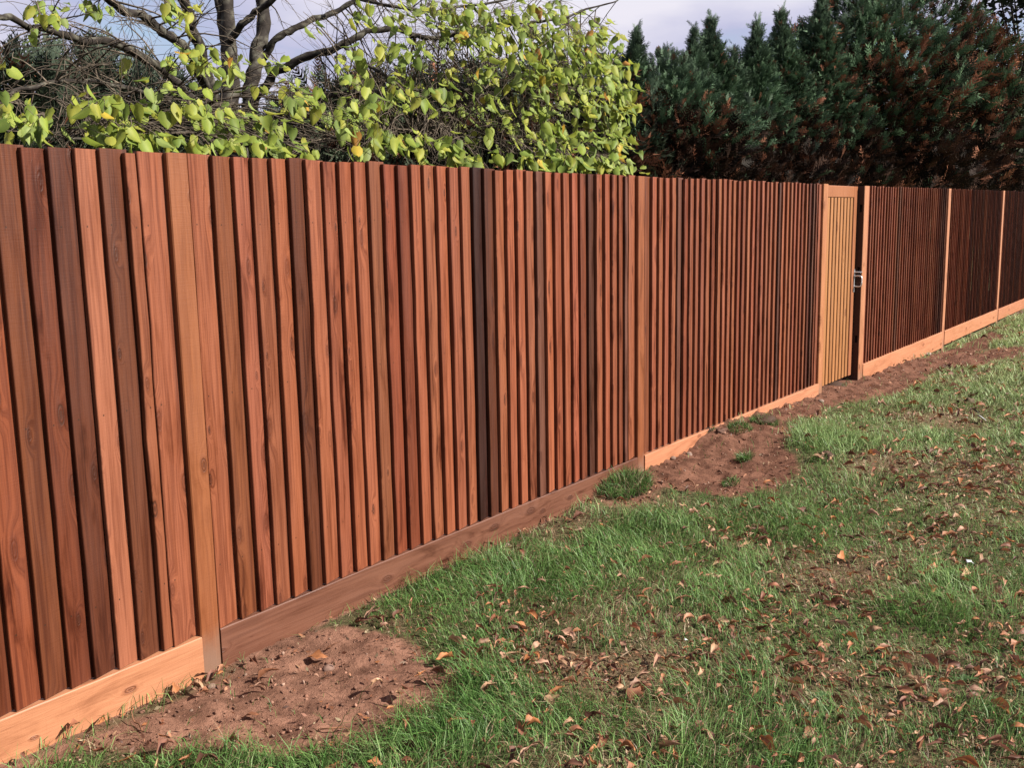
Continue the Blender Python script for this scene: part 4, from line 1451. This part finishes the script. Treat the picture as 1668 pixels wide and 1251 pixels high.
for cx, cy, sx_, sy_, n_, y0, y1 in CL:
    yc = rs.uniform(y0, y1)
    nc = T(cx, cy - sy_ * .5, (y0 + y1) / 2)
    a, ra = nearest_limb(nc, 1.0)
    L = np.linalg.norm(nc - a)
    if L > 1.6:
        a = nc + (a - nc) * 1.6 / L
    p, rad = arc(a, nc, min(ra * .6, .006), .0025, .1)
    twig_polys.append((p, rad))
    for _ in range(int(n_ * (1.9 if cx < 560 else 2.3))):
        px, py = cx + rs.normal(0, .62) * sx_, cy + rs.normal(0, .62) * sy_
        Yv = rs.uniform(y0, y1)
        q_ = T(px, py, Yv)
        if q_[2] < 1.70 and Yv < 0.35:
            q_[2] = 1.70
        size = rs.uniform(.040, .074) if px < 450 else rs.uniform(.045, .084)
        st = q_ + np.array([rs.normal(0, .02), rs.normal(0, .02), 0])
        leaves.append((q_, size, yc))
        k = rs.randint(4, len(p))
        if rs.uniform() < .55:
            twig_polys.append(arc(p[k], q_, .0018, .0009, rs.uniform(0, .15), .1, 5))
print("tree leaves", len(leaves))
v, q = tubes(twig_polys, 3)
cb = np.tile([.23, .185, .14], (len(v), 1)) * rs.uniform(.5, 1.6, (len(v), 1))
o = link("twigs", mesh_np("twigs", v - TB, q, 4, cb, True), M_BARK, tree, "stuff")
print("twig polys", len(twig_polys), "quads", len(q))

# leaf colours and attitudes
GREENS = [(0.29, 0.385, 0.060), (0.34, 0.43, 0.080), (0.23, 0.33, 0.060), (0.38, 0.45, 0.075), (0.19, 0.28, 0.055), (0.43, 0.46, 0.075), (0.31, 0.41, 0.11)]
YELS = [(0.60, 0.47, 0.06), (0.62, 0.40, 0.06), (0.5, 0.26, 0.06)]
n = len(leaves)
LP = np.array([l[0] for l in leaves])
LS = np.array([l[1] for l in leaves])
dist = np.linalg.norm(LP - CAM, axis=1)
order = np.argsort(-(LS / dist))
az = rs.normal(-0.3, .85, n)           # faces roughly the light
tilt = rs.normal(-0.25, .42, n)                  # blade hangs, top tipped back
roll_ = rs.normal(0, .30, n)
R = rot_mats(az, tilt, roll_)
gi = rs.randint(0, len(GREENS), n)
cl = np.array(GREENS)[gi] * rs.uniform(.8, 1.2, (n, 1))
yel = rs.uniform(0, 1, n) < .022
cl[yel] = np.array(YELS)[rs.randint(0, 3, yel.sum())]
vi = rs.randint(0, len(LF), n)
for i in order[:295]:
    o = bpy.data.objects.new("leaf", LFM[vi[i]])
    COL.objects.link(o)
    o.parent = tree
    M = Matrix([list(map(float, r_)) for r_ in R[i]]).to_4x4()
    o.matrix_local = Matrix.Translation([float(c_) for c_ in (LP[i] - TB)]) @ M @ Matrix.Scale(float(LS[i]), 4)
    o.color = (*cl[i], 1)
rest = order[295:]
Vs, Fs, Cs, b = [], [], [], 0
for kk in range(len(LF)):
    idx = rest[vi[rest] == kk]
    V_, F_, C_ = LF[kk]
    W_ = np.einsum('nij,vj->nvi', R[idx], V_) * LS[idx][:, None, None] + (LP[idx] - TB)[:, None]
    Vs.append(W_.reshape(-1, 3))
    Fs.append((F_[None] + (np.arange(len(idx)) * len(V_))[:, None, None]).reshape(-1, 4) + b)
    Cs.append((C_[None] * cl[idx][:, None]).reshape(-1, 3))
    b += len(idx) * len(V_)
o = link("foliage", mesh_np("foliage", np.concatenate(Vs), np.concatenate(Fs), 4, np.concatenate(Cs), True), M_LEAF, tree, "stuff")

# ------------------------------------------------------------------ conifers
def spray_template(seed, pairs=6):
    rs = np.random.RandomState(seed)
    V, F = [], []
    def tri(a, b, w):
        a, b = np.array(a), np.array(b)
        d_ = b - a
        s_ = np.array([-d_[1], d_[0], 0])
        s_ = s_ / (np.linalg.norm(s_) + 1e-9) * w
        k = len(V)
        V.extend([a - s_ * .55, b, a + s_ * .55])
        V[-2] = b
        F.append((k, k + 1, k + 2))
    tri((0, 0, 0), (1.0, 0, -.12), .035)
    for i in range(pairs):
        t_ = 0.10 + 0.8 * i / pairs
        L = (0.36 * (1 - t_) + 0.13) * rs.uniform(.75, 1.25)
        for s_ in (-1, 1):
            an = rs.uniform(.55, .95)
            b = (t_ + L * math.cos(an), s_ * L * math.sin(an), -.12 * t_ - .1 * L + rs.normal(0, .05))
            tri((t_, 0, -.12 * t_), b, .075)
            # second-order points
            m_ = (t_ + .55 * (b[0] - t_), .55 * b[1], b[2] * .8)
            tri(m_, (m_[0] + .12, m_[1] + s_ * .02, m_[2] + rs.normal(0, .03)), .05)
    return np.array(V), np.array(F)


SPR = [spray_template(400 + i) for i in range(4)]


def conifer(name, base, H, Rm, seed, n_spr, label, group, brown=0.0, brown_fn=None, size=(.22, .42), top_pow=0.8, green=(.048, .105, .052), tipc=(.22, .36, .20), low_brown_shade=2.0, kind='leylandii', z_lo=0.15, facing=True, slope=0.0):
    rs = np.random.RandomState(seed)
    z_lo = 1.35 / H
    root = empty(name, (float(base[0]), float(base[1]), -0.1))
    tag(root, label, "tree", group)
    # trunk
    pts = [(rs.normal(0, .05) * math.sin(math.pi * k / 6), rs.normal(0, .05) * math.sin(math.pi * k / 6), H * k / 6 * .97) for k in range(7)]
    v, q = tubes([(smooth_path(pts, 12), np.linspace(.05 + H * .014, .008, 12))], 7)
    link("trunk", mesh_np("trunk", v, q, 4, np.tile([.075, .05, .036], (len(v), 1)), True), M_BARK, root)
    # lobes break the outline
    nl = 26
    la, lh, lr = rs.uniform(0, 2 * math.pi, nl), rs.uniform(.1, .95, nl), rs.uniform(-.38, .24, nl)
    u_ = rs.uniform(0, 1, n_spr)
    h = z_lo + (1 - z_lo) * (1 - (1 - u_) ** 1.25 * 1.0)
    h = z_lo + (.96 - z_lo) * rs.beta(1.15, 1.25, n_spr)
    nt = 70
    h[:nt] = rs.uniform(.86, 1.0, nt)
    cam_az = math.atan2(CAM[1] - base[1], CAM[0] - base[0])
    a = rs.uniform(0, 2 * math.pi, n_spr)
    if facing:
        sel = rs.uniform(0, 1, n_spr) < .45
        a[sel] = cam_az + rs.normal(0, .75, sel.sum())
    prof = np.clip((1 - h), 0, 1) ** top_pow
    prof = np.minimum(prof * 1.45, 1.0) * (0.75 + 0.25 * np.sin(np.clip(h, 0, .4) / .4 * math.pi / 2))
    if slope > 0:
        prof = np.clip(slope * ((1 - h) * H - (.45 if slope < 1 else .1) * H / 5.5) / Rm, 0.0, 1.0)
    mod = np.zeros(n_spr)
    for i in range(nl):
        da = np.angle(np.exp(1j * (a - la[i])))
        mod += lr[i] * np.exp(-(da / .4) ** 2 - ((h - lh[i]) / .07) ** 2)
    R_ = Rm * (prof * (1 + mod) + 0.03)
    rr = R_ * (1 - np.abs(rs.normal(0, .20, n_spr))).clip(.2, 1.08)
    p = np.stack([rr * np.cos(a), rr * np.sin(a), h * H - rr * .0], -1)
    lead = np.full(n_spr, -1.0)
    if kind == 'leylandii':
        # pointed side leaders that stand up out of the crown
        nlead = 4
        per = 34
        tt_ = rs.uniform(0, 1, nt) ** .8
        a[:nt] = rs.uniform(0, 2 * math.pi, nt)
        p[:nt] = np.stack([.03 * np.cos(a[:nt]), .03 * np.sin(a[:nt]), H - H * .22 * tt_ - .05], -1)
        lead[:nt] = tt_
        h[:nt] = 1 - .2 * tt_
        for j in range(nlead):
            sl = slice(nt + j * per, nt + (j + 1) * per)
            aa, fr = rs.uniform(0, 2 * math.pi), rs.uniform(.4, .95)
            if rs.uniform() < .6:
                aa = cam_az + rs.normal(0, 1.0)
            top = H - fr * Rm / max(slope, .5) + rs.uniform(.0, .22) * H / 6
            ln = H * rs.uniform(.15, .24)
            tt_ = rs.uniform(0, 1, per) ** .8
            a[sl] = rs.uniform(0, 2 * math.pi, per)
            rad_ = Rm * .05 * tt_
            p[sl] = np.stack([Rm * fr * math.cos(aa) + rad_ * np.cos(a[sl]), Rm * fr * math.sin(aa) + rad_ * np.sin(a[sl]), top - ln * tt_], -1)
            lead[sl] = tt_
            h[sl] = np.clip(.99 - .2 * tt_, 0, 1)
            prof[sl] = .3
    # orientation: outward and upward
    el = rs.normal(.62, .3, n_spr) + .75 * np.clip((h - .75) * 4, 0, 1)
    isl = lead >= 0
    el[isl] = 1.15 - .5 * lead[isl] + rs.normal(0, .15, isl.sum())
    az_ = a + rs.normal(0, .5, n_spr)
    X_ = np.stack([np.cos(el) * np.cos(az_), np.cos(el) * np.sin(az_), np.sin(el)], -1)
    nn = rs.normal(0, 1, (n_spr, 3)) * .8 + np.stack([np.cos(a) * .5, np.sin(a) * .5, np.ones(n_spr)], -1)
    Y_ = np.cross(nn, X_)
    Y_ /= np.linalg.norm(Y_, axis=1)[:, None]
    Z_ = np.cross(X_, Y_)
    RM = np.stack([X_, Y_, Z_], -1)
    sz = rs.uniform(*size, n_spr) * (0.5 + .6 * prof)
    sz[isl] = (.10 + .30 * lead[isl]) * (H / 5.5) * rs.uniform(.5, 1.7, isl.sum())
    br = np.full(n_spr, brown)
    if brown_fn is not None:
        br = np.maximum(br, brown_fn(p + np.array([base[0], base[1], -.1]), rs))
    lowz = np.clip((low_brown_shade - p[:, 2]) / 0.9, 0, .96)
    isl_ = rs.uniform(0, 1, n_spr) < lowz
    isb = (rs.uniform(0, 1, n_spr) < br) | isl_
    Vs, Fs, Cs, b = [], [], [], 0
    var = rs.randint(0, 4, n_spr)
    tone = fbm(a * 2.2 + seed, h * 9, seed, 3)
    for kk in range(4):
        m_ = np.where(var == kk)[0]
        V0, F0 = SPR[kk]
        W_ = np.einsum('nij,vj->nvi', RM[m_], V0) * sz[m_][:, None, None] + p[m_][:, None]
        tt = V0[:, 0][None, :, None] * (tone[m_] * 1.5).clip(0, 1)[:, None, None]
        gcol = np.array(green)[None, None] * (1 - tt) + np.array(tipc)[None, None] * tt
        tp = np.clip((h[m_] - .8) * 3, 0, .5)[:, None, None]
        gcol = gcol * (1 - tp) + np.array([.26, .34, .26]) * tp
        bc = np.array([[.055, .028, .018], [.30, .125, .07], [.028, .016, .011], [.50, .21, .12]])[rs.randint(0, 4, len(m_))][:, None] * (0.55 + .6 * V0[:, 0][None, :, None])
        dk = np.array([[.030, .020, .014], [.055, .030, .020], [.018, .014, .010], [.085, .042, .026]])[rs.randint(0, 4, len(m_))][:, None] * np.ones((1, len(V0), 1))  # dead brown low sprays, with the shade at the crown's base painted in
        bc = np.where(isl_[m_][:, None, None] & (rs.uniform(0, 1, (len(m_), 1, 1)) < .8), dk, bc)
        col = np.where(isb[m_][:, None, None], bc, gcol) * (rs.uniform(.4, 1.45, (len(m_), 1, 1)) * (.45 + 1.1 * tone[m_])[:, None, None])
        Vs.append(W_.reshape(-1, 3))
        Fs.append((F0[None] + (np.arange(len(m_)) * len(V0))[:, None, None]).reshape(-1, 3) + b)
        Cs.append(col.reshape(-1, 3))
        b += len(m_) * len(V0)
    link("foliage", mesh_np("foliage", np.concatenate(Vs), np.concatenate(Fs), 3, np.concatenate(Cs)), M_CONIFER, root, "stuff")
    return root


def row_d(px, y0=5.0):
    """distance at which a sight line reaches the planting line that runs y0 metres behind the fence"""
    d = ray(px, 350)
    return (y0 - CAM[1]) / (d[1] / math.hypot(d[0], d[1]))


def place(px, top_y, D):
    """base point on the ground and height of a tree whose tip shows at this photo point, D metres away"""
    t_ = at_d(px, top_y, D)
    return (t_[0], t_[1]), t_[2] + 0.1


RUST = [(*at_d(px_, py_, row_d(px_, 4.2)), r_ * row_d(px_, 4.2) / 14, a_) for px_, py_, r_, a_ in [(1545, 125, .65, .95), (1490, 190, .8, .8), (1630, 115, .5, .9), (1430, 155, .5, .8), (1530, 220, 1.0, .85), (1620, 180, .5, .7),
        (1130, 210, .35, .6), (1340, 240, .6, .5), (1610, 200, .6, .45), (1400, 130, .4, .3), (1580, 90, .3, .5)]]


def rust(P_, rs):
    v = np.zeros(len(P_))
    for cx, cy, cz, r_, a_ in RUST:
        v = np.maximum(v, a_ * np.exp(-(((P_[:, 0] - cx) ** 2 + (P_[:, 1] - cy) ** 2) * .16 + (P_[:, 2] - cz) ** 2) / (r_ * r_)))
    return v


CON = [  # photo x of tip, photo y of tip, distance, radius, sprays, words
    (1036, 32, 15.5, .95, 1500, "slim conifer just right of the yellow-green tree, narrow pointed tip"),
    (1088, 68, 15.0, 1.15, 1900, "blunt-topped conifer, second from the yellow-green tree"),
    (1130, 34, 14.6, .85, 1400, "conifer with a pale wispy leader over a rusty patch"),
    (1158, 16, 14.2, 1.05, 2200, "bluish green conifer with a tall pointed leader"),
    (1196, 66, 14.8, .95, 1300, "low conifer filling the gap between two pointed ones"),
    (1232, 22, 14.0, .90, 1700, "conifer with a thin pale leader, left of the tall massed ones"),
    (1274, 4, 13.6, 1.15, 2400, "broad feathery conifer with bright lower sprays"),
    (1338, -22, 13.8, 1.05, 2300, "conifer just left of the big massed crown, tip cut by the frame"),
    (1405, -60, 13.2, 1.3, 2900, "big dark green conifer above the gate, partly rusty low down"),
    (1490, -75, 13.0, 1.35, 2900, "tall massed conifer with rust coloured dead sprays"),
    (1566, 30, 12.8, 1.0, 1900, "conifer with the largest rust coloured patch"),
    (1640, 118, 12.6, 1.15, 1700, "lower conifer at the right edge of the row"),
    (1725, 60, 12.6, 1.3, 1500, "last conifer of the row, cut by the frame's right edge"),
]
for i, (px, ty_, D, R_, n_, lb) in enumerate(CON):
    D0, D = D, row_d(px, 4.9 if px < 1600 else 4.2)
    b_, H_ = place(px, ty_, D)
    k_ = (D / D0)
    conifer("conifer_tree", b_, H_, min(R_ * k_, 2.9), 500 + i, int(n_ * 1.5), lb, "row of conifers behind the fence", 0.04, rust, size=(.15 * k_ ** .7, .30 * k_ ** .7),
            low_brown_shade=2.35 + D * .048, slope=1.0 if i in (1, 8, 9) else .44)
# second rank fills in behind
for i, (px, ty_, D, lb) in enumerate([(1060, 165, 18.0, "shadowy conifer behind the first two of the row"), (1185, 140, 17.6, "shadowy conifer in the second rank, behind the pointed leaders"),
                                      (1305, 110, 17.0, "second-rank conifer behind the broad feathery one"), (1440, 60, 16.6, "second-rank conifer behind the big crown"), (1600, 150, 16.2, "second-rank conifer behind the rusty patch")]):
    D = row_d(px, 7.6)
    b_, H_ = place(px, ty_, D)
    conifer("conifer_tree", b_, H_, 1.6 * D / 17, 540 + i, 1500, lb, "row of conifers behind the fence", 0.1, rust, size=(.3 * D / 17, .5 * D / 17), low_brown_shade=2.4 + D * .04, slope=.8)

# darker evergreens seen through the tree's branches
for i, (px, ty_, D, R_, n_, lb) in enumerate([
        (20, 78, 14.5, 1.9, 1000, "dark evergreen at the far left, behind the bare branches"), (130, 70, 15.5, 1.9, 1500, "dark evergreen behind the long left limb"),
        (230, 118, 15.0, 1.7, 1400, "dark evergreen left of the tree's stems"), (330, 150, 17.0, 1.6, 1100, "dim evergreen seen between the tree's stems"), (-80, 60, 14.0, 1.9, 900, "dark evergreen cut by the left edge of the frame"),
        (455, 178, 17.0, 1.7, 1100, "dim low evergreen right of the tree's stems"), (545, 112, 17.0, 1.5, 1200, "slim dim evergreen behind the right hand limbs"), (640, 118, 16.5, 1.7, 1300, "brownish evergreen behind the twig tangle"),
        (740, 104, 16.5, 1.7, 1300, "brownish evergreen deep behind the densest twigs"), (840, 92, 16.0, 1.7, 1300, "evergreen hidden mostly by yellow-green leaves"), (940, 90, 16.0, 1.6, 1300, "evergreen behind the right end of the leafy crown")]):
    b_, H_ = place(px, ty_, D)
    conifer("evergreen_tree", b_, H_, R_, 560 + i, int(n_ * .65), lb, "dark evergreens behind the broad-leaved tree", 0.25 if px > 500 else 0.08, None, size=(.35, .65), top_pow=.55,
            green=(.035, .055, .032), tipc=(.085, .11, .065), low_brown_shade=2.0)


# broad-leaved trees at the far right
def far_tree(px, ty_, D, R_, n_, lb, seed, col=(.035, .05, .03), lsz=.11):
    rs = np.random.RandomState(seed)
    b_, H_ = place(px, ty_, D)
    root = empty("broadleaf_tree", (float(b_[0]), float(b_[1]), -0.1))
    tag(root, lb, "tree", "trees at the far right")
    polys = [(smooth_path([(0, 0, 0), (.1, 0, H_ * .3), (0, .1, H_ * .6), (.1, 0, H_ * .9)], 10), np.linspace(.2, .04, 10))]
    nb = 16
    cen = []
    for k in range(nb):
        a_, el = rs.uniform(0, 2 * math.pi), rs.uniform(-.3, 1.2)
        e = np.array([math.cos(a_) * math.cos(el), math.sin(a_) * math.cos(el), math.sin(el)]) * R_ * rs.uniform(.55, .95)
        c_ = np.array([0, 0, H_ - R_]) + e
        cen.append(c_)
        polys.append((smooth_path([(0, 0, H_ * .45), c_ * .55 + np.array([0, 0, H_ * .2]), c_], 6), np.linspace(.07, .015, 6)))
    v, q = tubes(polys, 6)
    link("trunk", mesh_np("trunk", v, q, 4, np.tile([.07, .055, .045], (len(v), 1)), True), M_BARK, root)
    cen = np.array(cen)
    ci_ = rs.randint(0, nb, n_)
    p = cen[ci_] + rs.normal(0, R_ * .20, (n_, 3)) * np.array([1, 1, .7])
    R3 = rot_mats(rs.uniform(0, 6.28, n_), rs.normal(0, .8, n_), rs.normal(0, .8, n_))
    Q0 = np.array([[0, -.3, 0], [.5, -.35, .05], [1, 0, -.1], [.5, .35, .05]])
    V = np.einsum('nij,vj->nvi', R3, Q0) * (lsz * rs.uniform(.6, 1.3, n_))[:, None, None] + p[:, None]
    F = (np.array([[0, 1, 2, 3]])[None] + np.arange(n_)[:, None, None] * 4).reshape(-1, 4)
    C = np.repeat(np.array(col) * rs.uniform(.5, 1.7, (n_, 1)), 4, 0)
    link("foliage", mesh_np("foliage", V.reshape(-1, 3), F, 4, C), M_CONIFER, root, "stuff")


far_tree(1690, -110, 46, 4.4, 5200, "dark broad-leaved tree leaning in at the top right corner", 601, (.028, .036, .024), .26)
far_tree(1658, 105, 36, 3.0, 5200, "greyish green bushy tree at the right edge above the fence", 602, (.10, .13, .07), .18)

print("total objects", len(bpy.data.objects), "tris", sum(len(o.data.loops) - 2 * len(o.data.polygons) for o in bpy.data.objects if o.type == 'MESH'))
